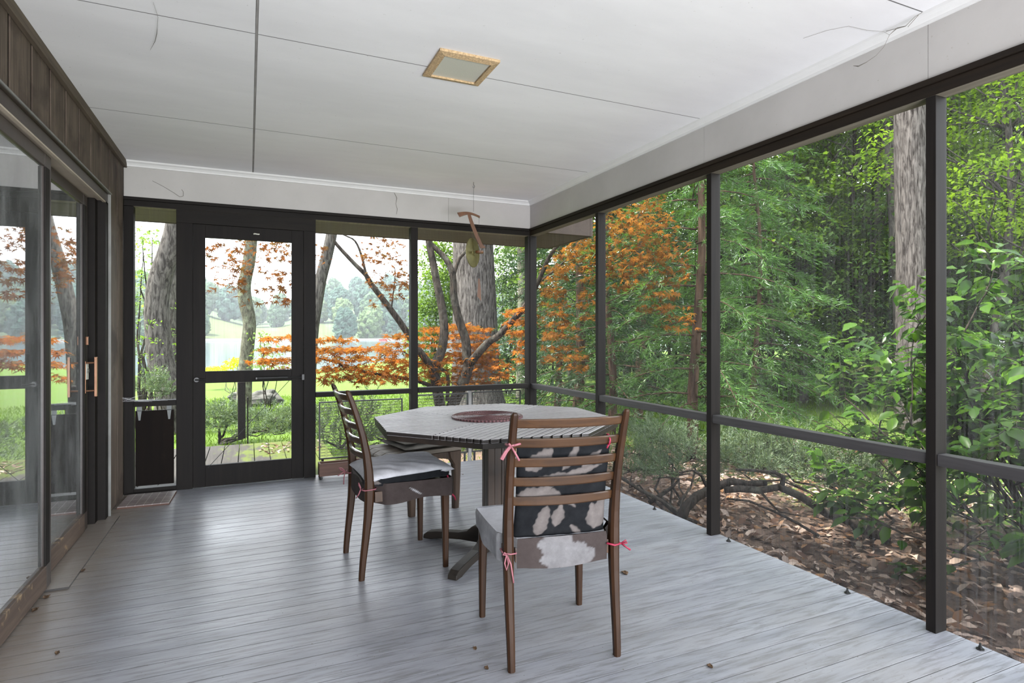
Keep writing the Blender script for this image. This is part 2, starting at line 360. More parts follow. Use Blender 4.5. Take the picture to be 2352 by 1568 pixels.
    t = NT('ground_soil_and_grass'); c0 = t.coord(); sx = t.n('ShaderNodeSeparateXYZ'); t.l(c0, sx.inputs[0])
    n = t.noise(c0, .8, 6, .7); nf = t.noise(c0, 22, 6, .75)
    soil = t.mix(t.ramp(nf, [(.3,0.0),(.7,1.0)]), (.05,.032,.024), (.19,.135,.105))
    gr = t.mix(t.ramp(nf, [(.3,0.0),(.7,1.0)]), (.045,.084,.013), (.075,.128,.02))
    gr = t.mix(t.ramp(n, [(.4,0.0),(.7,.6)]), gr, (.068,.09,.022))
    # soil within a few metres of the deck on the wooded side
    mx_ = t.math('ADD', t.math('SUBTRACT', sx.outputs[0], 4.6), t.math('MULTIPLY', t.math('SUBTRACT', n, .5), 5.0))
    my_ = t.math('ADD', t.math('SUBTRACT', sx.outputs[1], 7.0), t.math('MULTIPLY', t.math('SUBTRACT', n, .5), 3.0))
    k = t.mix(t.ramp(t.math('MAXIMUM', mx_, my_), [(.35,0.0),(.75,1.0)]), soil, gr)
    far = t.mix(t.ramp(n, [(.4,0.0),(.65,1.0)]), (.03,.04,.018), (.055,.06,.03))
    mf = t.math('ADD', t.math('SUBTRACT', sx.outputs[0], 14.0), t.math('MULTIPLY', t.math('SUBTRACT', n, .5), 6.0))
    mg = t.math('MULTIPLY', t.ramp(mf, [(.2,0.0),(1.0,1.0)]), t.ramp(t.math('MULTIPLY', sx.outputs[1], .05), [(.70,1.0),(.9,0.0)]))
    k = t.mix(mg, k, far)
    M['ground'] = t.bsdf(k, .95, .1, 0, nf, .6, .03)
    # lake
    t = NT('lake_water'); c = t.coord('Object', (.25,1,1))
    M['lake'] = t.bsdf((.05,.075,.085), .10, .6, 0, t.noise(c, 1.2, 4, .6), .05, .1)
    # far wooded hill
    for nm, a, b in (('far_green',(.045,.085,.05),(.085,.13,.075)),('far_blue',(.035,.07,.055),(.065,.11,.08)),('far_light',(.07,.115,.05),(.115,.165,.075))):
        t = NT(nm); c = t.coord(); n = t.noise(c, 1.1, 8, .8)
        M[nm] = t.bsdf(t.mix(t.ramp(n, [(.35,0.0),(.65,1.0)]), a, b), .95, .05, 0, n, 1.0, .8)
    M['far_lawn'] = plain('far_lawn', (.05,.068,.026), .95, .1, 0, .15, .1)
    M['far_soil'] = plain('far_hill', (.05,.075,.04), .95, .1, 0, .2, .1)
    M['plank_grey'] = plain('grey_planks', (.30,.29,.28), .8, .2)
    M['red_boat'] = plain('red_paint', (.5,.05,.05), .5, .4)
mats()
# ================================================================== the porch
XL, XR, YB, ZC = -.83, 2.446, 5.05, 2.43
def struct(o): o['kind'] = 'structure'; return o
mb = MB(); y = -1.6
while y < 5.12:
    y1 = min(y+.0895, 5.13)
    mb.box(XL-.35, 2.515, y, y1-.002, -.03, 0.0); y += .0895
struct(mb.build('floor', M['deck'], None, .0012, seg=1))
struct(bx('trim_1', M['fascia'], None, XL-.3, 2.50, -1.6, 5.10, -.30, -.034, bevel=0))      # skirt and joists under the deck
mb = MB()
for xa, xb in ((XL-.05,.0245),(.0355,2.46)):
    ys = [-1.7,-1.05,.198,1.447,2.695,3.945,5.08]
    for a, b in zip(ys, ys[1:]): mb.box(xa, xb, a+.0025, b-.0025, ZC, ZC+.012)
struct(mb.build('ceiling', M['ceiling']))
struct(bx('trim_28', M['plank_grey'], None, .0262,.0345,-1.6,5.04,ZC+.002,ZC+.0115, bevel=0))
mb = MB()
for ya in (-1.05,.198,1.447,2.695,3.945): mb.box(XL,.024,ya-.0024,ya+.0024,ZC-.0004,ZC+.0115).box(.036,XR,ya-.0024,ya+.0024,ZC-.0004,ZC+.0115)
struct(mb.build('trim_29', M['seam']))
mb = MB().box(-4.6,2.56,-2.2,5.14,ZC+.0125,ZC+.17)
struct(mb.build('roof', M['groove']))
mb = MB().box(-4.6,3.12,5.14,5.97,2.152,2.172)
struct(mb.build('trim_2', M['soffit']))                                                      # boarded soffit past the end wall
mb = MB().box(2.57,3.12,5.06,5.135,2.150,2.42).box(3.122,3.15,5.06,6.0,2.148,2.42).box(-4.6,3.15,5.972,6.0,2.148,2.42)
struct(mb.build('trim_3', M['fascia'], None, .002))
mb = MB().box(-4.6,3.12,5.14,5.97,2.40,2.44); struct(mb.build('roof_edge', M['fascia']))
# white frieze boards and cove
mb = MB(); sy = [-1.7,.2,1.45,2.702,4.272,5.066]
for a, b in zip(sy, sy[1:]): mb.box(XR, XR+.03, a+.001, b-.001, 2.17, ZC+.01)
sx_ = [XL,1.634,XR+.002]
for a, b in zip(sx_, sx_[1:]): mb.box(a+.001, b-.001, YB, YB+.03, 2.17, ZC+.01)
struct(mb.build('wall_frieze', M['frieze']))
def cove(mb, a, b, nrm):
    prof = [(0,0),(.040,0),(.036,-.010),(.022,-.018),(.012,-.030),(.010,-.040),(0,-.040)]
    rs = []
    for p, cut in ((a,0),(b,1)):
        rs.append([(p[0]+nrm[0]*u, p[1]+nrm[1]*u, ZC+v) for u,v in prof])
    mb.rings(rs)
mb = MB(); cove(mb, (XR,-1.6), (XR,YB), (-1,0)); cove(mb, (XL+.02,YB), (XR,YB), (0,-1)); struct(mb.build('trim_4', M['white_trim']))
# ---- screened wall on the wooded side: header, posts, sill rail, screens
mb = MB().box(XR-.004,2.515,-1.6,5.06,2.105,2.148).box(XR-.012,2.49,-1.6,5.05,2.149,2.172)
struct(mb.build('wall_right', M['frame_y'], None, .002))
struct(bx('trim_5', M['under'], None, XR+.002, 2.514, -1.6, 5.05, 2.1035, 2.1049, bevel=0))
posts = [5.066, 3.872, 2.662, 1.440, .22, -1.0]
for i, y in enumerate(posts):
    mb = MB().box(XR, 2.515, y-.019, y+.019, .0005, 2.1033)
    struct(mb.build('trim_%d' % (6+i), M['frame'], None, .002))
k = 1
for i, (a, b) in enumerate(zip(posts, posts[1:])):
    mb = MB().box(XR+.006, 2.508, b+.0195, a-.0195, .655, .701)
    struct(mb.build('trim_%d' % (12+i), M['rail_grey'], None, .003))
    mb = MB().add([(2.509,b+.02,.001),(2.509,a-.02,.001),(2.509,a-.02,2.104),(2.509,b+.02,2.104)], [(0,1,2,3)])
    struct(mb.build('window_%d' % k, M['screen_right'])); k += 1
# ---- end wall toward the lake
mb = MB().box(XL,XR,YB,YB+.075,2.106,2.148).box(XL,XR,YB-.008,YB+.05,2.149,2.172).box(-.497,.4995,YB+.002,YB+.074,2.008,2.1055)
struct(mb.build('wall_back', M['frame_x'], None, .002))
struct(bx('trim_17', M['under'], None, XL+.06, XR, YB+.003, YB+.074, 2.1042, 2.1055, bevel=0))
for i, (a, b) in enumerate(((XL,-.768),(-.497,-.388),(.407,.4995),(1.292,1.354),(2.424,2.4455))):
    struct(bx('trim_%d' % (18+i), M['frame'], None, a, b, YB+(.001 if i != 3 else -.002), YB+.073, .0005, 2.1035 if i not in (1,2) else 2.0075))
for i, (a, b, z0, z1) in enumerate(((-.7675,-.4975,.638,.679),(.500,1.2915,.653,.693),(1.3545,2.4235,.655,.700))):
    struct(bx('trim_%d' % (23+i), M['frame_x'], None, a, b, YB-.006, YB+.068, z0, z1, bevel=.003))
struct(bx('trim_26', M['frame_x'], None, -.7675, -.4975, YB, YB+.07, .0005, .036))
for a, b, z0 in ((-.767,-.498,.680),(.5005,1.291,.002),(1.355,2.423,.002)):
    mb = MB().add([(a,YB+.066,z0),(b,YB+.066,z0),(b,YB+.066,2.104),(a,YB+.066,2.104)], [(0,1,2,3)])
    if z0 < .1: mb.v = [(x, YB+.0705, z) for x, y, z in mb.v]
    struct(mb.build('window_%d' % k, M['screen_back'])); k += 1
# screen door
d1 = struct(thing('door_1', None, None, (0,0,0)))
x0, x1 = -.386, .405
mb = MB().box(x0,-.304,YB+.008,YB+.042,.003,2.006).box(.315,x1,YB+.008,YB+.042,.003,2.006)
mb.box(-.304,.315,YB+.009,YB+.041,1.907,2.006).box(-.304,.315,YB+.009,YB+.041,.795,.885).box(-.304,.315,YB+.009,YB+.041,.003,.166)
mb.build('door_frame', M['frame'], d1, .002)
for a, b in ((.167,.7945),(.8855,1.9065)):
    MB().add([(-.304,YB+.03,a),(.315,YB+.03,a),(.315,YB+.03,b),(-.304,YB+.03,b)], [(0,1,2,3)]).build('door_screen', M['screen_back'], d1)
cl = MB().tube([(.06,YB-.012,.823),(.285,YB-.012,.823)], .0125, 12).tube([(.285,YB-.012,.823),(.395,YB-.012,.823)], .004, 8).box(.392,.410,YB-.018,YB+.006,.80,.845).box(.05,.075,YB-.02,YB+.008,.815,.83).build('door_closer', M['black'], d1)
MB().tube([(-.36,YB-.005,.825),(-.36,YB-.03,.825)], .018, 10).tube([(-.37,YB-.03,.825),(-.30,YB-.036,.822)], .006, 8).build('door_handle', M['black'], d1)
MB().tube([(-.285,YB+.004,.15),(.30,YB+.004,.80)], .0022, 6).build('brace_wire', M['string'], d1)
MB().tube([(.035,YB-.001,1.955),(.04,YB-.004,1.958),(.07,YB-.004,1.955),(.075,YB-.001,1.957)], .005, 6).build('hook', M['lock'], d1)
# hinged flap low in the narrow bay
fl = thing('hinged_flap', 'black-brown hinged wooden flap closing the low opening left of the screen door', 'flap', (-.632,YB+.02,.04))
MB().box(-.128,.118,0,.018,.012,.565).build('panel', M['flap'], fl, .002)
for xx in (-.102,.088):
    MB().box(xx-.016,xx+.016,-.004,-.0005,.562,.602).add([(xx-.014,-.003,.565),(xx+.014,-.003,.565),(xx+.006,-.003,.495),(xx-.006,-.003,.495),(xx-.014,-.0005,.565),(xx+.014,-.0005,.565),(xx+.006,-.0005,.495),(xx-.006,-.0005,.495)],
        [(0,1,2,3),(7,6,5,4),(0,4,5,1),(1,5,6,2),(2,6,7,3),(3,7,4,0)]).tube([(xx-.016,-.006,.566),(xx+.016,-.006,.566)], .004, 8).build('hinge', M['hinge'], fl)
# mesh guards outside the lake-side screens
def guard(label, a, b, z0, z1):
    g = thing('mesh_guard', label, 'guard', ((a+b)/2,YB+.115,z0), 0, 'expanded metal guards outside the screens')
    hw, h = (b-a)/2, z1-z0
    MB().box(-hw,hw,-.006,.006,h-.012,h).box(-hw,hw,-.006,.006,0,.012).box(-hw,-hw+.012,-.006,.006,.012,h-.012).box(hw-.012,hw,-.006,.006,.012,h-.012).build('frame', M['black'], g)
    mb = MB(); dx, dz = .0255, .0125; hw2 = hw-.011
    n = int(2*hw2/dx); dx = 2*hw2/n; m = int((h-.022)/dz); dz = (h-.022)/m
    for j in range(m+1):
        z = .011+j*dz
        for i in range(n):
            xa = -hw2+i*dx+ (0 if j % 2 == 0 else 0)
            up = dz*.5*(1 if (i+j) % 2 else -1)
            if j == m and up > 0 or j == 0 and up < 0: continue
            za, zb = (z, z+up) if True else (z, z)
            xm = xa+dx
            mb.add([(xa,0,z+(-up if False else 0)),(xm,0,z+up),(xm,0,z+up+.0028),(xa,0,z+.0028),(xa,.002,z),(xm,.002,z+up),(xm,.002,z+up+.0028),(xa,.002,z+.0028)],
                [(0,1,2,3),(7,6,5,4),(3,2,6,7),(0,4,5,1)]) if i % 2 == 0 else mb.add([(xa,0,z-up),(xm,0,z),(xm,0,z+.0028),(xa,0,z-up+.0028),(xa,.002,z-up),(xm,.002,z),(xm,.002,z+.0028),(xa,.002,z-up+.0028)],
                [(0,1,2,3),(7,6,5,4),(3,2,6,7),(0,4,5,1)])
    mb.build('mesh', M['guard'], g)
    for xx in (-hw+.02,hw-.04): MB().box(xx,xx+.02,-.004,.004,-z0-.25,0).build('stake', M['black'], g)
guard('black mesh guard panel outside the screen beside the screen door', .535, 1.246, .117, .602)
guard('black mesh guard panel in the middle behind the table, left of the stout grey stake', 1.362, 1.858, .07, .627)
guard('black mesh guard panel nearest the corner post', 1.894, 2.400, .07, .632)
tag(bx('guard_post', M['plank_grey'], None, 1.861, 1.891, YB+.10, YB+.13, -.45, .655), 'slim grey wooden stake between two mesh guard panels', 'post')
# ---- house wall on the left
mb = MB(); yb = 5.049
ends = [5.049,4.83,4.580,4.330,4.078,3.826,3.574,3.322,3.07,2.815,2.563,2.31,2.06,1.81,1.56,1.31,1.06,.81,.56,.31,.06,-.19,-.44,-.69,-.94,-1.19,-1.44,-1.69]
mb2 = MB()
for a, b in zip(ends, ends[1:]):
    z0 = .0005 if a > 4.6 else 2.081
    if a > 4.5 > b: mb.box(XL-.006, XL, 4.502, a-.013, .0005, ZC); mb.box(XL-.006, XL, b+.013, 4.502, 2.081, ZC)
    else: mb.box(XL-.006, XL, b+.013, a-.013, z0, ZC)
mb.build('siding', M['siding'], None, .0015); so = bpy.data.objects['siding']
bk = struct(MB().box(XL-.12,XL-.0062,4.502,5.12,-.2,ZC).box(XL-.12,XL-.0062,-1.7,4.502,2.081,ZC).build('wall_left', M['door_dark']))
so.parent = bk
struct(bx('trim_27', M['siding_trim'], None, XL+.0005, XL+.022, -1.6, YB-.001, 2.378, ZC-.001))
# sliding glass door
d2 = struct(thing('door_2', None, None, (0,0,0)))
MB().box(XL-.005,XL+.022,-.9,4.502,2.060,2.080).box(XL-.005,XL+.010,-.9,4.495,2.002,2.059).build('head_casing', M['door_brown'], d2, .002)
MB().box(XL+.0225,XL+.028,-.9,4.503,2.063,2.071).box(XL+.001,XL+.026,4.478,4.484,.002,2.06).build('flashing', M['alu'], d2)
MB().box(XL-.17,XL-.006,-.9,4.44,2.004,2.034).box(XL-.004,XL+.012,-.9,4.47,1.994,2.0015).build('head_track', M['track'], d2)
MB().box(XL-.17,XL+.012,4.40,4.478,.002,2.0035).box(XL-.004,XL+.016,4.484,4.502,.002,2.06).build('jamb', M['door_dark'], d2, .002)
MB().box(XL-.16,XL-.03,4.33,4.40,.002,2.003).build('strike_rail', M['door_dark'], d2, .003)
MB().box(XL-.17,XL+.075,3.30,4.47,.0005,.010).build('threshold', M['deck'], d2)
def panel(name, ya, yb, xf, st=.085, zt=1.99, dp=.034, near=False):
    mb = MB().box(xf-dp,xf,yb-st,yb,.012,zt).box(xf-dp,xf,ya,ya+st,.012,zt).box(xf-dp+.001,xf-.001,ya+st,yb-st,zt-.06,zt)
    p = mb.build(name, M['door_brown'] , d2, .003)
    MB().box(xf-dp+.002,xf+.004,ya+st-.01,yb-st+.004,.014,.118).build('bottom_rail', M['sill_wood'], p, .004)
    MB().box(xf-.006,xf+.003,yb-st-.004,yb-st+.055,.119,zt-.061).build('stile_facing', M['door_dark'], p, .002)
    MB().box(xf-.016,xf-.012,ya+st-.005,yb-st+.005,.11,zt-.055).build('glass', M['glass'], p)
    return p
pn = panel('door_panel', 1.62, 3.385, XL-.012)
pf = panel('door_panel', 3.24, 4.255, XL-.052)
panel('door_panel', -.16, 1.66, XL-.052)
h_ = MB()
xh = XL-.052
h_.box(xh+.001,xh+.006,4.185,4.195,.82,1.01)
h_.tube([(xh+.006,4.19,.835),(xh+.05,4.20,.835)], .006, 8).tube([(xh+.006,4.19,1.0),(xh+.05,4.20,1.0)], .006, 8).box(xh+.046,xh+.060,4.188,4.212,.80,1.035)
h_.build('pull_handle', M['copper'], pf, .003)
MB().tube([(xh+.002,4.222,.955),(xh+.009,4.222,.955)], .026, 20).box(xh+.001,xh+.007,4.200,4.250,.90,1.0).build('lock_plate', M['lock'], pf, .002)
MB().tube([(xh+.008,4.222,.953),(xh+.014,4.222,.953)], .012, 16).build('lock_cylinder', M['alu'], pf)
MB().box(xh+.002,xh+.014,4.20,4.222,1.105,1.155).build('catch', M['copper'], pf, .002)
# dim room behind the glass
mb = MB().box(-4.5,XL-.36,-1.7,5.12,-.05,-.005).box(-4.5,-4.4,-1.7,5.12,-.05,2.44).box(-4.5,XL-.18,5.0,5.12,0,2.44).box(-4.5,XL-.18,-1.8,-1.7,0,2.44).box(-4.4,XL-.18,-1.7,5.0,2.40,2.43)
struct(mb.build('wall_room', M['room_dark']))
# ================================================================== fittings
lt = thing('ceiling_light', 'square recessed ceiling light with a pitted gold frame', 'light', (.912,2.636,ZC), R(0))
mb = MB(); o_, i_ = .1435, .112
for a in range(4):
    mb.M = Matrix.Rotation(a*math.pi/2, 4, 'Z')
    mb.add([(-o_,-o_,-.0005),(o_,-o_,-.0005),(i_,-i_,-.0005),(-i_,-i_,-.0005),(-o_,-o_,-.012),(o_,-o_,-.012),(i_,-i_,-.019),(-i_,-i_,-.019)],
        [(0,1,2,3),(4,7,6,5),(0,4,5,1),(2,6,7,3)])
mb.build('frame', M['lamp_frame'], lt)
MB().box(-i_+.001,i_-.001,-i_+.001,i_-.001,-.010,-.001).build('diffuser', M['lamp_glass'], lt)
# wind chime
wc = thing('wind_chime', 'brass disc wind chime with reddish wooden arms hanging from a ceiling hook', 'wind chime', (1.702,4.586,ZC), R(-22))
def flat(pts, th, name, mat, par, bev=.002):
    n = len(pts); v = [(x,-th/2,z) for x,z in pts]+[(x,th/2,z) for x,z in pts]
    return MB().add(v, [tuple(range(n)), tuple(range(2*n-1,n-1,-1))]+[(i,n+i,n+(i+1)%n,(i+1)%n) for i in range(n)]).build(name, mat, par, bev)
MB().tube([(0,0,-.001),(0,0,-.02),(.008,0,-.035),(.004,0,-.05),(-.006,0,-.045),(-.004,0,-.032)], .002, 6).build('hook', M['black'], wc)
MB().tube([(0,0,-.045),(0,0,-.245)], .0012, 5).tube([(-.030,0,-.27),(-.02,0,-.465)], .0008, 4).tube([(.045,0,-.275),(.042,0,-.80)], .0008, 4).build('string', M['string'], wc)
top = [(-.137+.19*t, -.256+.020*math.sin(math.pi*t)-.026*t) for t in [i/12 for i in range(13)]]
bot = [(-.117+.168*t, -.292+.026*math.sin(math.pi*t)-.008*t) for t in [i/12 for i in range(13)]]
flat(top+bot[::-1], .018, 'hanger_bar', M['chime_wood'], wc)
lft = [(-.052+.108*t**1.25, -.262-.288*t) for t in [i/10 for i in range(11)]]
rgt = [(-.026+.112*t**1.15+(.014 if t > .99 else 0), -.262-.282*t) for t in [i/10 for i in range(11)]]
flat(lft+rgt[::-1], .02, 'curved_arm', M['chime_wood'], wc)
mb = MB(); mb.M = Matrix.Translation((-.004,.0,-.585)) @ Matrix.Rotation(R(64),4,'Z') @ Matrix.Rotation(R(90),4,'X')
mb.lathe([(.001,.012),(.022,.013),(.030,.006),(.060,.004),(.118,.0),(.123,-.003),(.118,-.006),(.03,-.002),(.001,-.002)], 40).build('disc', M['brass'], wc, smooth=False)
mb = MB().lathe([(.001,-.594),(.032,-.594),(.034,-.588),(.034,-.575),(.001,-.574)], 24, .048, -.03).build('striker', M['chime_wood'], wc)
flat([(.036,-.80),(.050,-.80),(.060,-.90),(.062,-.985),(.028,-.945),(.034,-.88)], .012, 'wind_sail', M['chime_wood'], wc)
# floor tile board in the corner
mt = thing('tile_board', 'flat board of small brown mosaic tiles on the floor in the left corner', 'tile board', (-.645,4.82,0), R(-2))
MB().box(-.15,.15,-.165,.165,.010,.016).build('tiles', M['tile'], mt)
MB().box(-.153,.153,-.168,.168,.0005,.0099).build('backing', M['trough'], mt)
# low trough by the screen door
tr = thing('floor_trough', 'low reddish-brown wooden box on small black feet right of the screen door', 'box', (.905,4.985,0))
MB().box(-.39,.39,-.05,-.036,.026,.128).box(-.39,.39,.036,.05,.026,.128).box(-.39,-.376,-.036,.036,.026,.128).box(.376,.39,-.036,.036,.026,.128).box(-.376,.376,-.036,.036,.026,.036).build('box', M['trough'], tr, .002)
for xx, yy in ((-.375,-.04),(.375,-.04),(-.375,.04),(.375,.04)):
    MB().lathe([(.004,.0005),(.012,.003),(.013,.013),(.008,.0255),(.001,.0255)], 12, xx, yy).build('foot', M['black'], tr)
# anchor bolts along the deck edge
locs = [(2.47,3.196),(2.473,2.535),(2.468,1.809),(2.478,1.285)]
names = ['black bolt stub in the deck edge, farthest of the four beside the front chair','black bolt stub at the foot of the post right of the chairs','black bolt stub in the deck edge midway between two posts','black bolt stub in the deck edge, nearest of all, right of the big post']
b0 = None
for (x, y), nm in zip(locs, names):
    if b0 is None:
        b0 = thing('anchor_bolt', nm, 'bolt', (x,y,0), .2, 'bolt stubs along the deck edge')
        MB().lathe([(.013,.0005),(.013,.004),(.001,.0041)], 16).build('washer', M['black'], b0)
        MB().lathe([(.007,.0042),(.007,.012),(.004,.0125),(.004,.024),(.001,.0245)], 6).build('stud', M['black'], b0)
    else: dup(b0, (x,y,0), random.random(), 1, nm)
# dry bits on the boards
bits = [(1435,1317,.024,'pale brown curled leaf bit on the floor right of the front chair'),(190,1311,.018,'reddish crumpled leaf bit at the end of the grey threshold'),(132,1500,.014,'tiny dark red leaf bit on the floor boards at lower left'),
        (1630,1531,.014,'small black leaf bit at the front edge of the floor, right'),(1090,1490,.012,'tiny brown leaf bit left of the front chair leg'),(1117,1535,.012,'tiny tan leaf bit nearest the front chair leg'),(107,1372,.02,'brown leaf scrap beside the glass door corner'),(80,1402,.02,'dark leaf scrap along the glass door, nearest the camera'),(1063,1090,.010,'tiny orange leaf bit beyond the dining table foot')]
for i, (px, py, r, nm) in enumerate(bits):
    d = CAMZ/((py-PY)/F); p = at(px, py, d); mb = MB()
    rs = []
    for j in range(5):
        a = (j/4-.5)*2.2
        rs.append([(p.x+r*.55*math.sin(a)+random.uniform(-.2,.2)*r, p.y+r*(t-.5)*2*(1-.5*abs(a)/1.1), .003+r*.5*(1-math.cos(a))+random.uniform(0,.25)*r*abs(t-.5)) for t in (0,.25,.5,.75,1)])
    v = [q for r_ in rs for q in r_]+[(q[0],q[1],q[2]-.0018) for r_ in rs for q in r_]; fs = []
    for a in range(4):
        for b in range(4):
            k0 = a*5+b; fs += [(k0,k0+1,k0+6,k0+5),(25+k0+5,25+k0+6,25+k0+1,25+k0)]
    o = MB().add(v, fs).build('leaf_bit', M['debris']); tag(o, nm, 'leaf bit', 'dry leaf bits on the floor')
# cobwebs
def web(name, label, strands, mat):
    mb = MB()
    for pts, r in strands: mb.tube(pts, r, 4)
    o = mb.build(name, mat); tag(o, label, 'cobweb'); return o
wy = lambda px, py: at(px, py, 2.446/((px-PX)/F*cs+sn))
def P(px, py):
    d = min(2.392/((px-PX)/F*cs+sn), (ZC-.005-CAMZ)/((PY-py)/F)); return at(px, py, d)
web('cobweb', 'dusty hanging cobweb strand in the upper right ceiling corner', [([P(1960,151),P(1972,152),P(1990,143),P(2012,128),P(2030,108),P(2043,80),P(2060,65),P(2080,60),P(2102,38),P(2118,29)], [.0008,.0028,.0018,.0012,.001,.0012,.0028,.0018,.0012,.001]),
    ([P(2043,80),P(2030,73),P(1990,69),P(1950,60),P(1900,70),P(1845,88)], .0005),([P(2060,65),P(2035,72)],.0012),([P(2085,62),P(2110,34)],.0014)], M['web'])
Q = lambda px, py: at(px, py, (YB-.012)/(cs-sn*(px-PX)/F))
web('cobweb', 'thin curved cobweb thread on the white frieze above the narrow left screen', [([Q(350,415),Q(375,428),Q(400,443),Q(413,452),Q(421,450),Q(421,440),Q(417,435)], .0012)], M['web'])
web('cobweb', 'short dusty cobweb thread on the frieze above the screen door', [([Q(906,443),Q(912,455),Q(909,468),Q(913,480),Q(911,492)], [.0015,.0022,.001,.0016,.0008])], M['web'])
c1 = []
A0 = Vector((XL+.004,4.99,.70)); 
for i in range(11):
    e = Vector((-.75+.02*i, YB-.012, .684+.012*math.sin(i)+ .03*(i < 3)))
    c1.append(([A0+Vector((0,.02*math.sin(i*2),.015*math.cos(i*3))), (A0+e)/2-Vector((0,0,.006)), e], .0004))
web('cobweb', 'pale cobweb between the left wall and the narrow screen sill', c1, M['web_pale'])
# ceiling cobweb thread
z_ = lambda px, py: at(px, py, (ZC-.008-CAMZ)/((PY-py)/F))
web('cobweb', 'hanging cobweb with a dust knot on the ceiling at upper left', [([z_(352,5),z_(363,40),z_(361,62),z_(360,78),z_(356,95),z_(345,115)], [.0004,.0005,.0006,.0013,.0012,.0004])], M['web'])
# ================================================================== table
TC, TR, TZ = (1.225,2.965), R(-4.5), .715
tb = thing('dining_table', 'octagonal slatted wooden dining table on a square pedestal with four feet', 'table', (TC[0],TC[1],0), TR)
W = 1.235; hw = W/2; e_ = hw*math.tan(R(22.5))
octp = [(-hw,-e_),(-e_,-hw),(e_,-hw),(hw,-e_),(hw,e_),(e_,hw),(-e_,hw),(-hw,e_)]
def clip(poly, n, c):
    out = []
    for i in range(len(poly)):
        a, b = poly[i], poly[(i+1)%len(poly)]
        da, db = a[0]*n[0]+a[1]*n[1]-c, b[0]*n[0]+b[1]*n[1]-c
        if da <= 0: out.append(a)
        if da*db < 0: t = da/(da-db); out.append((a[0]+(b[0]-a[0])*t, a[1]+(b[1]-a[1])*t))
    return out
q = math.sqrt(.5); D1 = (q,q); D2 = (q,-q); mb = MB(); pit = .0345; gap = .006
rot = []
for sgn1 in (1,-1):
    for sgn2 in (1,-1):
        # quadrant: sgn1*(p.D1)>0 and sgn2*(p.D2)>0 ; left = D1<0,D2<0 ; front = D1<0,D2>0 ; right = D1>0,D2>0 ; back = D1>0,D2<0
        base = clip(clip(octp, (-sgn1*D1[0],-sgn1*D1[1]), -.0018), (-sgn2*D2[0],-sgn2*D2[1]), -.0018)
        along1 = (sgn1*sgn2 < 0)              # front and back run along D1
        nrm = D2 if along1 else D1
        for kk in range(-20,20):
            a, b = kk*pit+gap/2, (kk+1)*pit-gap/2
            pg = clip(clip(base, nrm, b), (-nrm[0],-nrm[1]), -a)
            if len(pg) > 2:
                ar = abs(sum(pg[i][0]*pg[(i+1)%len(pg)][1]-pg[(i+1)%len(pg)][0]*pg[i][1] for i in range(len(pg))))
                if ar > 2e-4: mb.prism(pg, TZ-.020, TZ)
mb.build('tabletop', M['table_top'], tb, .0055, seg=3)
inner = lambda s: [(x*s,y*s) for x,y in octp]
n8 = 8; a_, b_ = inner(.994), inner(.93)
mb = MB(); v = [(x,y,TZ-.044) for x,y in a_]+[(x,y,TZ-.0205) for x,y in a_]+[(x,y,TZ-.044) for x,y in b_]+[(x,y,TZ-.0205) for x,y in b_]
fs = []
for i in range(8):
    j = (i+1)%8; fs += [(i,j,8+j,8+i),(16+j,16+i,24+i,24+j),(8+i,8+j,24+j,24+i),(j,i,16+i,16+j)]
mb.add(v, fs)
mb.build('edge_frame', M['table_edge'], tb, .0015)
mb = MB()
mb.M = Matrix.Rotation(R(45),4,'Z'); mb.box(-.56,.56,-.035,.035,TZ-.045,TZ-.0205)
mb.M = Matrix.Rotation(R(-45),4,'Z'); mb.box(-.56,-.036,-.035,.035,TZ-.045,TZ-.0205).box(.036,.56,-.035,.035,TZ-.045,TZ-.0205); mb.M = None
mb.box(-.16,.16,-.16,.16,TZ-.06,TZ-.0455)
mb.build('underframe', M['table_edge'], tb)
mb = MB()
for i in range(4):
    mb.M = Matrix.Rotation(i*math.pi/2,4,'Z')
    mb.box(-.057,-.020,-.057,-.034,.06,TZ-.0605).box(-.019,.018,-.055,-.034,.06,TZ-.0605).box(.019,.0335,-.057,-.034,.06,TZ-.0605)
mb.M = None; mb.box(-.0335,.0335,-.0335,.0335,.06,TZ-.0605)
mb.build('column', M['table_leg'], tb, .002)
prof = [(.03,.028),(.03,.118),(.115,.118),(.135,.108),(.165,.082),(.22,.066),(.30,.058),(.37,.050),(.425,.040),(.448,.024),(.452,.0005),(.40,.0005),(.38,.006),(.30,.020),(.20,.028)]
for i in range(4):
    n = len(prof); v = [(x,-.026,z) for x,z in prof]+[(x,.026,z) for x,z in prof]
    mb = MB(); mb.add(v, [tuple(range(n)), tuple(range(2*n-1,n-1,-1))]+[(k_,n+k_,n+(k_+1)%n,(k_+1)%n) for k_ in range(n)])
    o = mb.build('foot', M['table_foot'], tb, .005); o.rotation_euler = (0,0,R(45+90*i))
pm = MB()
prof = [(.001,.0105)]
for i in range(24): prof += [(.004+i*.0078,.0095),(.0078+i*.0078,.0125)]
prof += [(.1945,.010),(.1955,.006),(.194,.001),(.001,.0008)]
pmo = pm.lathe(prof, 72).build('placemat', M['placemat'], None, smooth=False)
pmo.location = (1.19,2.995,TZ); pmo.rotation_euler = (0,0,.3); tag(pmo, 'round burgundy woven placemat lying on the dining table', 'placemat')
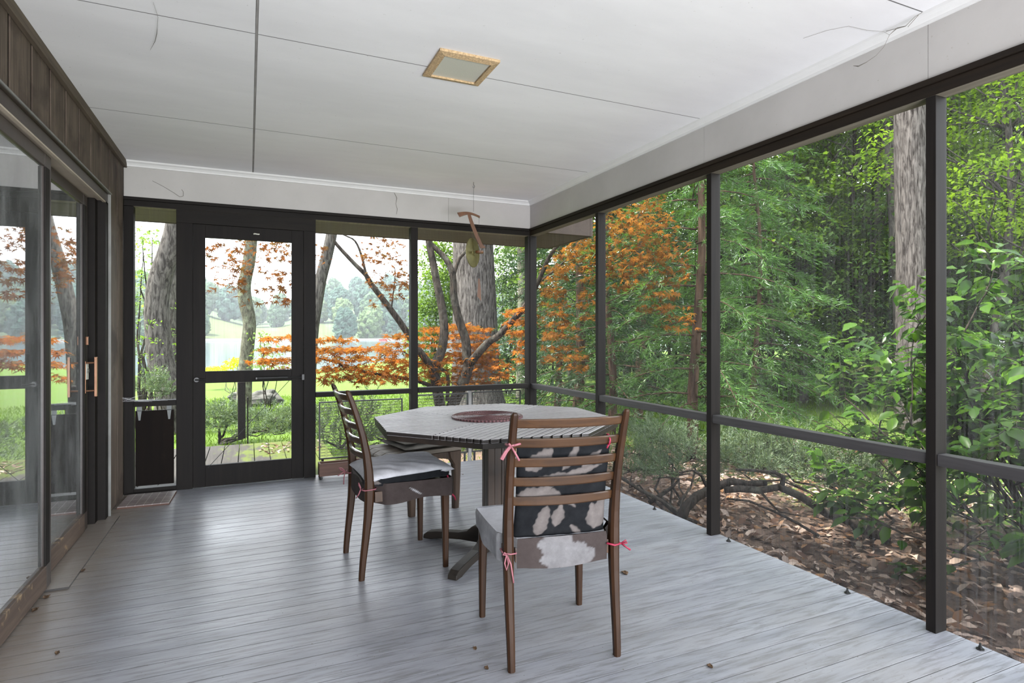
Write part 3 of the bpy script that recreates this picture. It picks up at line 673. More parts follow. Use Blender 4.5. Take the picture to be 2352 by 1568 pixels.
# ================================================================== chairs
def vcol(me, vals):
    ca = me.color_attributes.new('print', 'FLOAT_COLOR', 'POINT')
    a = np.zeros((len(vals),4), np.float32); a[:,0] = a[:,1] = a[:,2] = vals; a[:,3] = 1
    ca.data.foreach_set('color', a.ravel())
def petals(U, V, P):
    m = np.zeros_like(U)
    for pe in P:
        cx_, cy_, L, w_, an = pe[:5]; wt = pe[5] if len(pe) > 5 else 1
        a = R(an); x = (U-cx_)*math.cos(a)+(V-cy_)*math.sin(a); y = -(U-cx_)*math.sin(a)+(V-cy_)*math.cos(a)
        t = np.clip(x/L+.5, 0, 1); half = w_*np.sin(math.pi*np.clip(t,0,1)**.8)**.75
        wob = .10*w_*np.sin(x*90+cx_*50)+.07*w_*np.sin(x*260+cy_*90)
        s = np.clip((half+wob-np.abs(y))/.004, 0, 1)*((x > -L/2) & (x < L/2))
        s = s*(.7+.3*np.clip(1-np.abs(y)/(w_+1e-6),0,1))
        m = np.maximum(m, s*wt)
    return np.clip(m, 0, 1)
def sheet(name, fn, nu, nv, mat, parent, P=None, closed=False, smooth=True, thick=0, uvs=(1,1)):
    us = np.linspace(0,1,nu); vs2 = np.linspace(0,1,nv); U, V = np.meshgrid(us, vs2)
    X, Y, Z = fn(U, V); v = np.stack([X,Y,Z],-1).reshape(-1,3)
    fs = []
    for j in range(nv-1):
        for i in range(nu-1): k0 = j*nu+i; fs.append((k0,k0+1,k0+nu+1,k0+nu))
    me = bpy.data.meshes.new(name); me.from_pydata(v.tolist(), [], fs)
    if smooth: me.polygons.foreach_set('use_smooth', [True]*len(me.polygons))
    vcol(me, petals(U*uvs[0], V*uvs[1], P or []).reshape(-1))
    o = link(name, me, mat, parent)
    if thick:
        md = o.modifiers.new('solid','SOLIDIFY'); md.thickness = thick; md.offset = 0
    return o
def pillow(name, w_, d_, h, mat, parent, M4, P=None, n=64, bulge=.55, sag=.15, crease=.004):
    """a stuffed square: two domed faces meeting at a seam"""
    rs = np.random.default_rng(abs(hash(name)) % 1000 if False else int(w_*1e4))
    us = np.linspace(-1,1,n); U, V = np.meshgrid(us, us)
    prof = (np.clip(1-np.abs(U)**5,0,1)**.5)*(np.clip(1-np.abs(V)**5,0,1)**.5)
    wr = crease*(np.sin(U*7+V*3)*np.sin(V*9-U*4)+.6*np.sin(U*17-V*13)*prof)
    kx = 1-.035*np.cos(V*math.pi/2); ky = 1-.035*np.cos(U*math.pi/2)
    top = np.stack([U*w_/2*kx, V*d_/2*ky, h/2*prof*(1+bulge*.25*(1-U**2)*(1-V**2))+wr*prof],-1).reshape(-1,3)
    bot = np.stack([U*w_/2*kx, V*d_/2*ky, -h/2*prof*(1-sag)+wr*prof*.5],-1).reshape(-1,3)
    v = np.concatenate([top,bot]); fs = []
    for j in range(n-1):
        for i in range(n-1):
            k0 = j*n+i; fs.append((k0,k0+1,k0+n+1,k0+n)); fs.append((n*n+k0,n*n+k0+n,n*n+k0+n+1,n*n+k0+1))
    me = bpy.data.meshes.new(name); me.from_pydata([tuple(M4 @ Vector(p)) for p in v.tolist()], [], fs)
    me.polygons.foreach_set('use_smooth', [True]*len(me.polygons))
    U2 = (U+1)/2*w_; V2 = (V+1)/2*d_
    pr = petals(U2, V2, P or []).reshape(-1); vcol(me, np.concatenate([pr,pr]))
    return link(name, me, mat, parent)
def post_y(z):
    zs = [0,.2,.42,.6,.75,.905]; ys = [-.012,.008,.028,.010,-.025,-.078]
    return float(np.interp(z, zs, ys))
def bow(pts_list, rad, name, mat, parent):
    mb = MB()
    for p in pts_list:
        p = [Vector(q) for q in p]
        for a, b in zip(p, p[1:]): pass
        mb.tube(p, rad, 5)
    return mb.build(name, mat, parent, smooth=True)
def make_chair(label, loc, rz):
    t = thing('dining_chair', label, 'chair', loc, rz, 'ladder-back chairs at the table')
    for sx in (-1,1):
        secs = []
        for z in (.0005,.03,.10,.20,.30,.38,.42,.46,.52,.6,.68,.76,.84,.885,.897,.903,.906):
            w_ = float(np.interp(z, [0,.2,.42,.6,.905], [.025,.030,.036,.031,.025])); d_ = float(np.interp(z, [0,.2,.42,.6,.905], [.027,.034,.045,.037,.025]))
            if z > .88: s_ = {.885:.97,.897:.9,.903:.72,.906:.4}[z]; w_ *= s_; d_ *= s_
            secs.append((sx*(.199+.006*(z/.9)), float(np.interp(z,[0,.2,.42,.6,.75,.905],[-.012,.008,.028,.012,-.022,-.078])), z, w_, d_))
        # smooth the bend
        ys_ = np.array([s[1] for s in secs]); zs_ = np.array([s[2] for s in secs]); pf_ = np.polyfit(zs_, ys_, 4); secs = [(a, float(np.polyval(pf_, c)), c, d, e) for a,b,c,d,e in secs]
        MB().loft(secs, .35).build('leg', M['chair'], t, smooth=False)
        MB().loft([(sx*.214,.405,.0005,.023,.026),(sx*.213,.404,.20,.030,.032),(sx*.211,.402,.385,.036,.040),(sx*.211,.402,.425,.036,.040)], .3).build('leg', M['chair'], t)
    py_ = lambda z: float(np.polyval(pf_, z))
    for zc in (.866,.795,.724,.653,.582):
        rs = []; n = 18
        for i in range(n+1):
            u = i/n*2-1; x = u*.192; y0 = py_(zc)-.030*(1-u*u)+.004; hh = .0155+.001*(1-u*u); th = .0075
            tl = (py_(zc+.015)-py_(zc-.015))
            rs.append([(x,y0-th*.6+tl*.5,zc+hh),(x,y0+th*.6+tl*.5,zc+hh),(x,y0+th+tl*.4,zc+hh*.75),(x,y0+th-tl*.4,zc-hh*.75),(x,y0+th*.6-tl*.5,zc-hh),(x,y0-th*.6-tl*.5,zc-hh),(x,y0-th-tl*.4,zc-hh*.75),(x,y0-th+tl*.4,zc+hh*.75)])
        MB().rings(rs).build('slat', M['chair_x'], t, smooth=False)
    MB().box(-.178,.178,.016,.036,.365,.415).box(-.192,.192,.394,.412,.365,.415).box(-.212,-.196,.05,.382,.365,.415).box(.196,.212,.05,.382,.365,.415).build('seat_frame', M['chair_x'], t, .002)
    MB().prism([(-.178,.04),(.178,.04),(.222,.42),(-.222,.42)], .416,.424).build('seat', M['chair_x'], t, .002)
    return t, py_
# --- the chair with its back to the camera
ch, py_ = make_chair('teak ladder-back chair seen from behind, with a printed back cushion', (1.030,1.845,0), R(-9.2))
def skirt(U, V, zr=.345, zf=.375, zt=.447, grow=.010):
    # goes round rear-left -> front-left -> front-right -> rear-right -> back ; V down
    pts = np.array([(-.172,.012),(-.180,.045),(-.226,.10),(-.236,.26),(-.240,.425),(-.225,.440),(0,.446),(.225,.440),(.240,.425),(.236,.26),(.226,.10),(.180,.045),(.172,.012),(0,.004),(-.172,.012)])
    seg = np.linalg.norm(np.diff(pts, axis=0), axis=1); s = np.concatenate([[0], np.cumsum(seg)]); s /= s[-1]
    X = np.interp(U, s, pts[:,0]); Y = np.interp(U, s, pts[:,1])
    k = 1+.03*V*np.sin(U*47)*.6
    zb = np.interp(Y, [0,.45], [zr,zf])+.006*np.sin(U*33)
    Z = zt-.006+(zb-zt)*V+.0
    cxm = 0; r_in = np.clip(1-V*8,0,1)*.012
    return X*(k-r_in*1.5), (Y-.22)*(k-r_in*1.5)+.22, Z+np.clip(.006-V*.05,0,.006)
sc_ = thing  # (kept short)
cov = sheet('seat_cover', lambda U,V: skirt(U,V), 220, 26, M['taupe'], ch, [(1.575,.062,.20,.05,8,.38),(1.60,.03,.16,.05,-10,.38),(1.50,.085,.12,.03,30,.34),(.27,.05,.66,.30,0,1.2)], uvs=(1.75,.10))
cov['label'] = 'taupe seat cover with pale patch and left side coloured as lit'
us_ = np.linspace(-1,1,30)
def topf(U, V):
    u = U*2-1; v = V
    hx = np.interp(v, [0,.1,.25,1], [.170,.180,.222,.236]); return u*hx, .034+v*.406, .441+.010*(1-np.abs(u)**4)*(1-(2*v-1)**4)+.0015*np.sin(u*13)*np.sin(v*11)
tp = sheet('seat_cover_top', topf, 40, 40, M['pale'], ch)
# left side of the cover is coloured pale to look lit
# back cushion
tilt = math.atan2(py_(.76)-py_(.47), .29)
Mx = Matrix.Translation((.0,py_(.595)+.021,.595)) @ Matrix.Rotation(-tilt,4,'X') @ Matrix.Rotation(R(90),4,'X')
PB = [(.10,.10,.13,.028,75),(.16,.115,.10,.026,80),(.335,.115,.14,.045,70),(.30,.10,.11,.03,100),(.235,.045,.07,.014,-45),(.06,.20,.16,.03,20),(.12,.195,.12,.03,-10),(.14,.262,.17,.02,8),(.25,.285,.15,.016,12),(.08,.330,.13,.03,35),(.20,.335,.12,.018,55),(.28,.325,.10,.018,35),(.205,.16,.06,.012,-40)]
pb = pillow('back_cushion', .356, .375, .056, M['print'], ch, Mx, PB, 110, .4, .1, .0025)
ys0 = py_(.80)
bow([[(-.20,py_(.79)-.018,.792),(-.222,py_(.79)-.004,.790),(-.222,py_(.79)+.018,.790),(-.20,py_(.79)+.022,.792),(-.178,py_(.79)+.018,.794),(-.176,py_(.79)-.008,.795),(-.20,py_(.79)-.018,.792)],
     [(-.214,py_(.79)-.018,.792),(-.235,py_(.79)-.03,.775),(-.252,py_(.79)-.035,.752),(-.245,py_(.79)-.03,.748),(-.228,py_(.79)-.022,.772),(-.212,py_(.79)-.02,.79)],
     [(-.212,py_(.79)-.02,.79),(-.200,py_(.79)-.028,.768),(-.186,py_(.79)-.03,.742)],[(-.212,py_(.79)-.02,.79),(-.222,py_(.79)-.026,.80)]], .0042, 'ribbon', M['ribbon'], pb)
bow([[(.150,py_(.795)-.010,.810),(.150,py_(.795)-.022,.795),(.149,py_(.795)-.018,.780),(.148,py_(.795)+.01,.778),(.150,py_(.795)+.016,.80),(.150,py_(.795)+.004,.813),(.150,py_(.795)-.010,.810)],[(.149,py_(.795)-.014,.779),(.142,py_(.795)-.012,.765)]], .0035, 'ribbon', M['ribbon_hot'], pb)
bow([[(-.224,.010,.405),(-.199,.0,.402),(-.176,.008,.400),(-.176,.05,.402),(-.199,.056,.404),(-.224,.05,.405),(-.224,.010,.405)],
     [(-.214,.002,.402),(-.222,-.006,.412),(-.228,-.004,.405),(-.214,.0,.40),(-.222,-.006,.375),(-.216,-.008,.352),(-.208,-.004,.372),(-.212,.0,.40)],
     [(-.212,.0,.40),(-.200,-.008,.37),(-.195,-.010,.335),(-.190,-.008,.305)]], .0028, 'ribbon', M['ribbon'], cov)
bow([[(.176,.012,.402),(.199,.002,.398),(.222,.012,.400),(.222,.05,.402),(.199,.056,.402),(.176,.05,.402),(.176,.012,.402)],
     [(.165,.004,.406),(.195,-.002,.398),(.224,.006,.400)],[(.224,.006,.400),(.240,.0,.412),(.246,.002,.402),(.226,.006,.398)],[(.224,.006,.400),(.240,-.006,.388),(.254,-.008,.378)]], .0034, 'ribbon', M['ribbon_hot'], cov)
# --- the chair at the left side of the table
c2, py2 = make_chair('teak ladder-back chair left of the table, seen from its side', (.493,3.044,0), R(-88))
cv2 = sheet('seat_cover', lambda U,V: skirt(U,V,.358,.375,.452), 220, 26, M['taupe'], c2, [(1.14,.05,.10,.006,-40)], uvs=(1.75,.10))
M2 = Matrix.Translation((0,.228,.478)) @ Matrix.Rotation(R(2),4,'X')
pc = pillow('seat_cushion', .43, .45, .072, M['pale'], c2, M2, None, 60, .6, .3, .004)
mb = MB()
def band(U, V):
    a = U*2*math.pi; ex = .55
    X = .2135*np.sign(np.cos(a))*np.abs(np.cos(a))**.28; Y = .228+.2185*np.sign(np.sin(a))*np.abs(np.sin(a))**.28
    return X, Y, .482-.034*V+.003*np.sin(a*9)+(Y-.228)*.035
bd = sheet('cushion_border', band, 240, 12, M['print'], pc, [(.30,.02,.10,.016,5),(.45,.02,.07,.012,-8),(1.25,.02,.12,.016,5),(1.42,.02,.07,.014,-8),(1.58,.018,.10,.014,4),(.9,.02,.1,.015,3)], uvs=(1.7,.034))
bow([[(.226,.41,.462),(.232,.416,.43),(.230,.418,.395),(.226,.420,.372)],[(.226,.40,.385),(.222,.428,.372),(.205,.455,.345),(.190,.468,.322)]], .0045, 'ribbon', M['ribbon_hot'], cv2)
bow([[(.224,.0,.430),(.199,-.010,.428),(.174,.0,.428),(.174,.05,.43),(.199,.058,.432),(.224,.05,.432),(.224,.0,.430)],[(.185,-.012,.43),(.180,-.02,.45),(.186,-.022,.462),(.190,-.014,.44),(.182,-.012,.43)],[(.186,-.012,.43),(.178,-.02,.405),(.165,-.03,.385)]], .003, 'ribbon', M['ribbon'], cv2)
bow([[(-.224,.0,.435),(-.199,-.012,.432),(-.174,.0,.43),(-.174,.05,.43),(-.199,.058,.432),(-.224,.05,.435),(-.224,.0,.435)],[(-.21,-.014,.435),(-.205,-.03,.452),(-.212,-.045,.455),(-.214,-.035,.442),(-.21,-.014,.435)],[(-.21,-.014,.435),(-.212,-.035,.42),(-.218,-.05,.412)],[(-.208,-.014,.435),(-.206,-.02,.40),(-.205,-.022,.365)]], .003, 'ribbon', M['ribbon'], cv2)
# --- low stool behind the table
st = thing('wooden_stool', 'low wooden stool with curved legs and grey cushions, behind the table', 'stool', (1.075,3.93,0), R(12))
for sx in (-1,1):
    for sy in (-1,1):
        MB().loft([(sx*.162,sy*.185,.0005,.042,.040),(sx*.164,sy*.186,.10,.048,.046),(sx*.166,sy*.188,.22,.052,.050),(sx*.164,sy*.188,.30,.060,.052),(sx*.150,sy*.188,.345,.092,.052),(sx*.146,sy*.188,.385,.102,.052)], .25).build('leg', M['stool'], st)
for sy in (-1,1):
    n = 12; pts = [(-.145+.29*i/n, .322+.030*math.sin(math.pi*i/n)) for i in range(n+1)]
    up = [(.145,.3845),(-.145,.3845)]; pr = pts+up; m = len(pr)
    v = [(x,sy*.188-.016,z) for x,z in pr]+[(x,sy*.188+.016,z) for x,z in pr]
    MB().add(v, [tuple(range(m)),tuple(range(2*m-1,m-1,-1))]+[(k_,m+k_,m+(k_+1)%m,(k_+1)%m) for k_ in range(m)]).build('apron', M['stool'], st, .002)
for sx in (-1,1): MB().box(sx*.166-.014,sx*.166+.014,-.16,.16,.325,.385).build('apron', M['stool'], st, .002)
for j in range(4):
    ya = -.20+j*.103
    MB().loft([(0,0,0,.01,.01)]*2) if False else None
    rs = []
    for x, zc, hh in ((-.345,.372,.012),(-.338,.374,.020),(-.30,.386,.024),(-.20,.398,.014),(.0,.3985,.012),(.20,.3985,.012)):
        rs.append([(x,ya,zc-hh),(x,ya+.097,zc-hh),(x,ya+.097,zc+hh),(x,ya,zc+hh)])
    MB().rings(rs).build('seat_board', M['stool_grey'], st, .003)
pillow('seat_cushion', .39, .40, .040, M['cushion_grey'], st, Matrix.Translation((-.02,0,.432)), None, 30, .3, .2, .003)
pillow('seat_cushion', .38, .385, .036, M['cushion_grey'], st, Matrix.Translation((-.035,.01,.468)) @ Matrix.Rotation(.06,4,'Z'), None, 30, .3, .2, .003)
# ================================================================== outside
def gz(x, y):
    a = -.33-.03*max(0, min(y, 60)-5.5)*(1-.8*min(1, max(0, (x-6)/8)))
    return a+.05*math.sin(x*.7+1)*math.sin(y*.5)*min(1, max(0, (abs(x)+abs(y-3)-4)/6))
def fast(name, v, f, mat, parent=None, smooth=False):
    """mesh from arrays of triangles or quads"""
    me = bpy.data.meshes.new(name); k = f.shape[1]
    me.vertices.add(len(v)); me.vertices.foreach_set('co', np.asarray(v, np.float32).ravel())
    me.loops.add(f.size); me.loops.foreach_set('vertex_index', f.astype(np.int32).ravel())
    me.polygons.add(len(f)); me.polygons.foreach_set('loop_start', np.arange(0, f.size, k, dtype=np.int32)); me.polygons.foreach_set('loop_total', np.full(len(f), k, np.int32))
    if smooth: me.polygons.foreach_set('use_smooth', np.ones(len(f), bool))
    me.update(calc_edges=True)
    return link(name, me, mat, parent)
def grid(name, xs, ys, fz, mat):
    X, Y = np.meshgrid(xs, ys); Z = np.vectorize(fz)(X, Y); nx = len(xs)
    v = np.stack([X,Y,Z],-1).reshape(-1,3); f = []
    for j in range(len(ys)-1):
        for i in range(nx-1): k0 = j*nx+i; f.append((k0,k0+1,k0+nx+1,k0+nx))
    return fast(name, v, np.array(f), mat, None, True)
xs = np.concatenate([np.linspace(-70,-14,15), np.linspace(-12,2.4,30), np.linspace(2.6,16,50), np.linspace(17,80,30)])
ys = np.concatenate([np.linspace(-40,-4,14), np.linspace(-3,14,60), np.linspace(15,49,28)])
rough = lambda x, y: gz(x,y)+(rng.uniform(-.012,.012) if x < 18 else 0)-(.12 if x < 2.5 and y < 5.2 else 0)
struct(grid('ground', xs, ys, rough, M['ground']))
struct(MB().add([(-300,44,-1.55),(400,44,-1.55),(400,275,-1.55),(-300,275,-1.55)], [(0,1,2,3)]).build('lake', M['lake']))
def fz(x, y):
    t = min(1, max(0, (y-262)/20)); h = -2.4+1.3*t
    r = max(0, (y-272)/150); lawn = math.exp(-((x-8)/26)**2)
    return h+r*(26-16*lawn)
struct(grid('far_hill', np.linspace(-300,420,60), np.linspace(258,520,30), fz, M['far_soil']))
struct(grid('far_lawn', np.linspace(-24,36,14), np.linspace(262.5,352,12), lambda x, y: fz(x,y)+.25, M['far_lawn']))
struct(MB().box(-30,20,251,254,-1.5,-.6).box(36,60,250,253,-1.5,-.7).build('lake_wall', M['plank_grey']))
# ---- leaf shapes
def T(pts, tris): return np.array(pts, float), np.array(tris)
DIA = T([(0,0,0),(.45,.27,.07),(1,0,-.05),(.45,-.27,.07)], [(0,2,1),(0,3,2)])
OVA = T([(0,0,0),(.22,.20,.05),(.6,.25,.06),(1.05,0,-.10),(.6,-.25,.06),(.22,-.20,.05),(.5,0,-.01)], [(0,6,1),(1,6,2),(2,6,3),(3,6,4),(4,6,5),(5,6,0)])
_p = [(0.12,0,0)]
for k_, (an, r_) in enumerate(zip((-125,-80,-40,0,40,80,125),(.42,.72,.92,1.05,.92,.72,.42))):
    if k_: _p.append((.12+.30*math.cos(R(an-20)), .30*math.sin(R(an-20)), .03))
    _p.append((.12+r_*math.cos(R(an)), r_*math.sin(R(an)), -.08))
MAP = T(_p, [(0,i,i+1) for i in range(1,len(_p)-1)])
def leaves(name, cen, size, shape, mat, parent=None, tilt=.5, yaw=None, droop=.2, size_var=.3):
    tv, tf = shape; n = len(cen); cen = np.asarray(cen)
    a = rng.uniform(0,2*math.pi,n) if yaw is None else yaw
    b = rng.normal(-droop,tilt,n); c = rng.normal(0,tilt,n); s = size*(1+rng.uniform(-size_var,size_var,n))
    ca,sa,cb,sb,cc,sc = np.cos(a),np.sin(a),np.cos(b),np.sin(b),np.cos(c),np.sin(c)
    ex = np.stack([ca*cb,sa*cb,sb],-1)
    ey0 = np.stack([-sa,ca,0*a],-1); ez0 = np.cross(ex,ey0); ey = ey0*cc[:,None]+ez0*sc[:,None]; ez = np.cross(ex,ey)
    v = cen[:,None,:]+s[:,None,None]*(tv[None,:,0:1]*ex[:,None,:]+tv[None,:,1:2]*ey[:,None,:]+tv[None,:,2:3]*ez[:,None,:])
    f = (tf[None]+(np.arange(n)*len(tv))[:,None,None]).reshape(-1,3)
    return fast(name, v.reshape(-1,3), f, mat, parent)
def blades(name, p, d, l, w_, mat, parent=None):
    p, d = np.asarray(p), np.asarray(d); n = len(p)
    d = d/np.linalg.norm(d,axis=1,keepdims=True); r = rng.normal(0,1,(n,3)); s = np.cross(d,r); s /= np.linalg.norm(s,axis=1,keepdims=True)
    l = np.broadcast_to(l,(n,))[:,None]; w2 = np.broadcast_to(w_,(n,))[:,None]/2
    v = np.stack([p-s*w2*.6, p+d*l*.5-s*w2, p+d*l, p+d*l*.5+s*w2],1).reshape(-1,3)
    f = np.arange(4*n).reshape(n,4)
    return fast(name, v, f, mat, parent)
def ell(c, r, n, shell=.35):
    d = rng.normal(0,1,(n,3)); d /= np.linalg.norm(d,axis=1,keepdims=True); k = rng.uniform(shell,1,n)**.6
    return np.asarray(c)[None]+d*k[:,None]*np.asarray(r)[None]
def branch(mb, a, b, r0, r1, n=5, sag=.12, wob=.06, sides=5):
    a, b = Vector(a), Vector(b); L = (b-a).length; pts = []; rad = []
    for i in range(n+1):
        t = i/n; p = a.lerp(b, t)+Vector((0,0,sag*L*math.sin(math.pi*t)))
        if 0 < i < n: p += Vector((random.uniform(-1,1),random.uniform(-1,1),random.uniform(-1,1)))*wob*L
        pts.append(p); rad.append(r0+(r1-r0)*t)
    mb.tube(pts, rad, sides)
def pxline(pts, d, s=1.0, ox=0, oy=0, dd=0):
    n = len(pts); return [at(ox+x/s, oy+y/s, d+dd*i/max(1,n-1)) for i,(x,y) in enumerate(pts)]
def clumps(items, dens=.032, jit=.35):
    """leaf positions: (px,py,rx,ry,depth) clouds in layered sprays"""
    out = []
    for px, py, rx, ry, d in items:
        k = d/F; n = int(math.pi*rx*ry*dens*(d/8)**2*.9)+6
        c = at(px,py,d); layers = max(2, int(ry*2*k/.11))
        for _ in range(n):
            a = random.uniform(0,2*math.pi); r_ = math.sqrt(random.random()); lz = (random.randrange(layers)+.5)/layers*2-1
            x = r_*math.cos(a)*math.sqrt(max(.1,1-lz*lz*.8)); q_ = r_*math.sin(a)
            out.append((c.x+cs*x*rx*k+sn*q_*jit, c.y-sn*x*rx*k+cs*q_*jit, c.z+lz*ry*k-.10*rx*k*(x*x)+random.gauss(0,.018)))
    return np.array(out)
def trunk_tree(name, label, cat, line, rad, bark, crown=None, leaf=None, lsize=.1, group=None, sides=10, extra=None, flare=0):
    base = line[0]; t = thing(name, label, cat, (base.x,base.y,gz(base.x,base.y)), 0, group); o = Vector(t.location)
    pts = [Vector((base.x,base.y,o.z-.15))-o]+[p-o for p in line]; rd = [rad[0]*(1+flare)]+list(rad)
    P2, R2 = [], []
    for i in range(len(pts)-1):
        for k_ in range(4):
            u = k_/4; p0 = pts[max(i-1,0)]; p1, p2 = pts[i], pts[i+1]; p3 = pts[min(i+2,len(pts)-1)]
            P2.append(.5*((2*p1)+(p2-p0)*u+(2*p0-5*p1+4*p2-p3)*u*u+(3*p1-p0-3*p2+p3)*u**3)); R2.append(rd[i]+(rd[i+1]-rd[i])*u)
    P2.append(pts[-1]); R2.append(rd[-1])
    mb = MB().tube(P2, R2, sides)
    if extra:
        for ln, rr in extra: mb.tube([p-o for p in ln], rr, 7)
    if crown:
        top = pts[-1]
        for c, r_ in crown:
            branch(mb, top if random.random() < .6 else pts[-2].lerp(top,.5), Vector(c)-o, rad[-1]*.55, .012, 5, .05)
    mb.build('trunk', bark, t, smooth=True)
    if crown:
        L = np.concatenate([ell(Vector(c)-o, r_, int(260*r_[0]*r_[1]/1.2)) for c, r_ in crown])
        leaves('foliage', L, lsize, DIA, leaf, t, .5)
    return t
def high_crown(p, n=9, r=2.2, dz=2.6):
    return [((p.x+random.uniform(-r,r), p.y+random.uniform(-r,r), p.z+random.uniform(1.2,dz+1.2)), (1.0,1.0,.45)) for _ in range(n)]
# ---- landing outside the screen door
mb = MB(); x = -1.25
while x < .74:
    mb.box(x, x+.138, 5.165, 7.22+random.uniform(-.012,.012), -.095, -.057); x += .145
ld = struct(mb.build('landing_deck', M['landing'], None, .003))
MB().box(-1.25,.75,5.2,5.28,-.4,-.0955).box(-1.25,.75,7.08,7.16,-.45,-.0955).box(.7,.76,5.2,7.1,-.30,-.0958).build('joists', M['fascia'], ld)
p = at(555,900,6.95)
tag(MB().loft([(p.x,p.y,-.056,.083,.083),(p.x,p.y,.60,.083,.083),(p.x,p.y,.615,.07,.07)], .1).build('landing_post', M['frame']), 'short dark wooden post at the outer edge of the mossy landing', 'post')
tag(MB().loft([(p.x+.066,p.y+.02,-.42,.014,.05),(p.x+.066,p.y+.02,.42,.014,.05)], .1).build('post_brace', M['frame']), 'thin dark upright strip beside the landing post', 'strip')
fl_ = np.stack([rng.uniform(0.1,.72,300), rng.uniform(6.5,7.15,300), np.full(300,-.045)],-1)
tag(leaves('leaf_scatter', fl_[:110], .05, OVA, M['litter'], None, .2), 'dead leaves scattered over the mossy landing', 'dead leaves', None, 'stuff')
# ---- red maple beyond the corner
mp = thing('japanese_maple', 'orange Japanese maple with several dark stems beyond the corner screens', 'tree')
D0 = 8.2; b0_ = at(1030,930,D0); mp.location = (b0_.x,b0_.y,gz(b0_.x,b0_.y)); mo = Vector(mp.location)
def ml(pts, r0, r1, dd=0, d=D0, raw=False):
    ln = [at(x,y,d+dd*i/(len(pts)-1)) if raw else at(720+x/3.563, 500+y/3.563, d+dd*i/(len(pts)-1)) for i,(x,y) in enumerate(pts)]
    n = len(ln); return [p-mo for p in ln], [r0+(r1-r0)*i/(n-1) for i in range(n)]
stems = [([(1120,1950),(1070,1700),(1030,1500),(1010,1390),(985,1230),(1000,1190),(1050,1080),(1070,900),(1045,700),(1015,560),(975,350),(945,200),(930,60)],.085,.045,0),
 ([(1060,1950),(1085,1680),(1140,1530),(1220,1360),(1270,1210),(1255,1150),(1245,1000),(1190,830),(1150,650),(1140,470),(1085,340),(1000,250),(960,210)],.10,.03,0),
 ([(985,1240),(960,1210),(860,1080),(740,900),(610,720),(470,540),(430,470),(330,370),(200,230),(165,170),(150,60)],.055,.016,-.4),
 ([(430,465),(390,300),(340,190),(270,150),(200,120)],.02,.008,-.1),([(1145,475),(1190,340),(1240,280),(1290,180)],.03,.018,0),
 ([(1270,1210),(1330,1130),(1430,1020),(1520,960),(1640,830),(1750,700),(1800,600),(1850,500),(1925,330),(2010,215),(2110,160),(2230,160)],.06,.014,-1.0),
 ([(1790,610),(1860,520),(1960,440),(2090,330),(2160,320)],.022,.010,-.3),
 ([(1010,1400),(900,1350),(800,1325),(590,1290),(420,1260),(250,1220),(210,1190),(50,1150),(-80,1130)],.03,.008,-1.0),
 ([(570,1285),(660,1240),(800,1200),(930,1190)],.014,.006,0),([(540,1290),(360,1345),(250,1320),(90,1300)],.01,.004,-.3),([(215,1195),(160,1120),(60,1060)],.012,.005,-.2),
 ([(640,730),(650,640),(670,450),(650,390)],.012,.005,0),([(1095,1500),(1100,1290),(1050,1240),(1000,1180)],.03,.02,0),([(480,1240),(560,1130),(700,1090),(800,1130)],.010,.005,0),([(1520,945),(1545,880),(1620,850)],.015,.006,0)]
mb = MB()
for pts, r0, r1, dd in stems:
    l_, r_ = ml(pts, r0, r1, dd)
    q2, s2 = [], []
    for i in range(len(l_)-1):
        for k_ in range(3):
            u = k_/3; p0, p1, p2, p3 = l_[max(i-1,0)], l_[i], l_[i+1], l_[min(i+2,len(l_)-1)]
            q2.append(.5*((2*p1)+(p2-p0)*u+(2*p0-5*p1+4*p2-p3)*u*u+(3*p1-p0-3*p2+p3)*u**3)); s2.append(r_[i]+(r_[i+1]-r_[i])*u)
    q2.append(l_[-1]); s2.append(r_[-1]); mb.tube(q2, s2, 8)
mb.build('stem', M['bark_dark'], mp, smooth=True)
it = [(660,800,72,38,7.6),(620,840,40,26,7.4),(770,792,50,24,7.6),(775,832,60,42,7.4),(850,832,85,42,7.6),(920,800,50,38,7.9),(880,862,75,20,7.6),(742,862,30,24,7.2),(715,800,40,30,7.5),
 (1000,792,58,46,8.6),(1060,780,56,42,8.8),(1100,792,46,46,8.7),(1030,850,55,34,8.4),(1090,850,58,36,8.5),(1120,815,36,36,8.5),(960,850,50,26,8.2),
 (1180,740,26,36,8.0),(1200,795,28,40,7.9),(1212,722,22,24,7.9),(1150,850,30,24,8.2)]
lv = clumps(it, .046, .5)
leaves('foliage', lv-np.array(mo), .066, MAP, M['l_maple'], mp, .38, None, .35)
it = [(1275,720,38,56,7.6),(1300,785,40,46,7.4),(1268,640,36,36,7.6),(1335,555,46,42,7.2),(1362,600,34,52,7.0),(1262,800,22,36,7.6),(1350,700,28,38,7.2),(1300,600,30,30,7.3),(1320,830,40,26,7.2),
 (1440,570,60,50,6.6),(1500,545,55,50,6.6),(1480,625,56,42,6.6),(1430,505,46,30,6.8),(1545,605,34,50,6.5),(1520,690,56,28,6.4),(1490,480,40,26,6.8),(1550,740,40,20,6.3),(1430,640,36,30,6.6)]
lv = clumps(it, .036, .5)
leaves('foliage', lv-np.array(mo), .060, MAP, M['l_maple_sh'], mp, .5, None, .35)
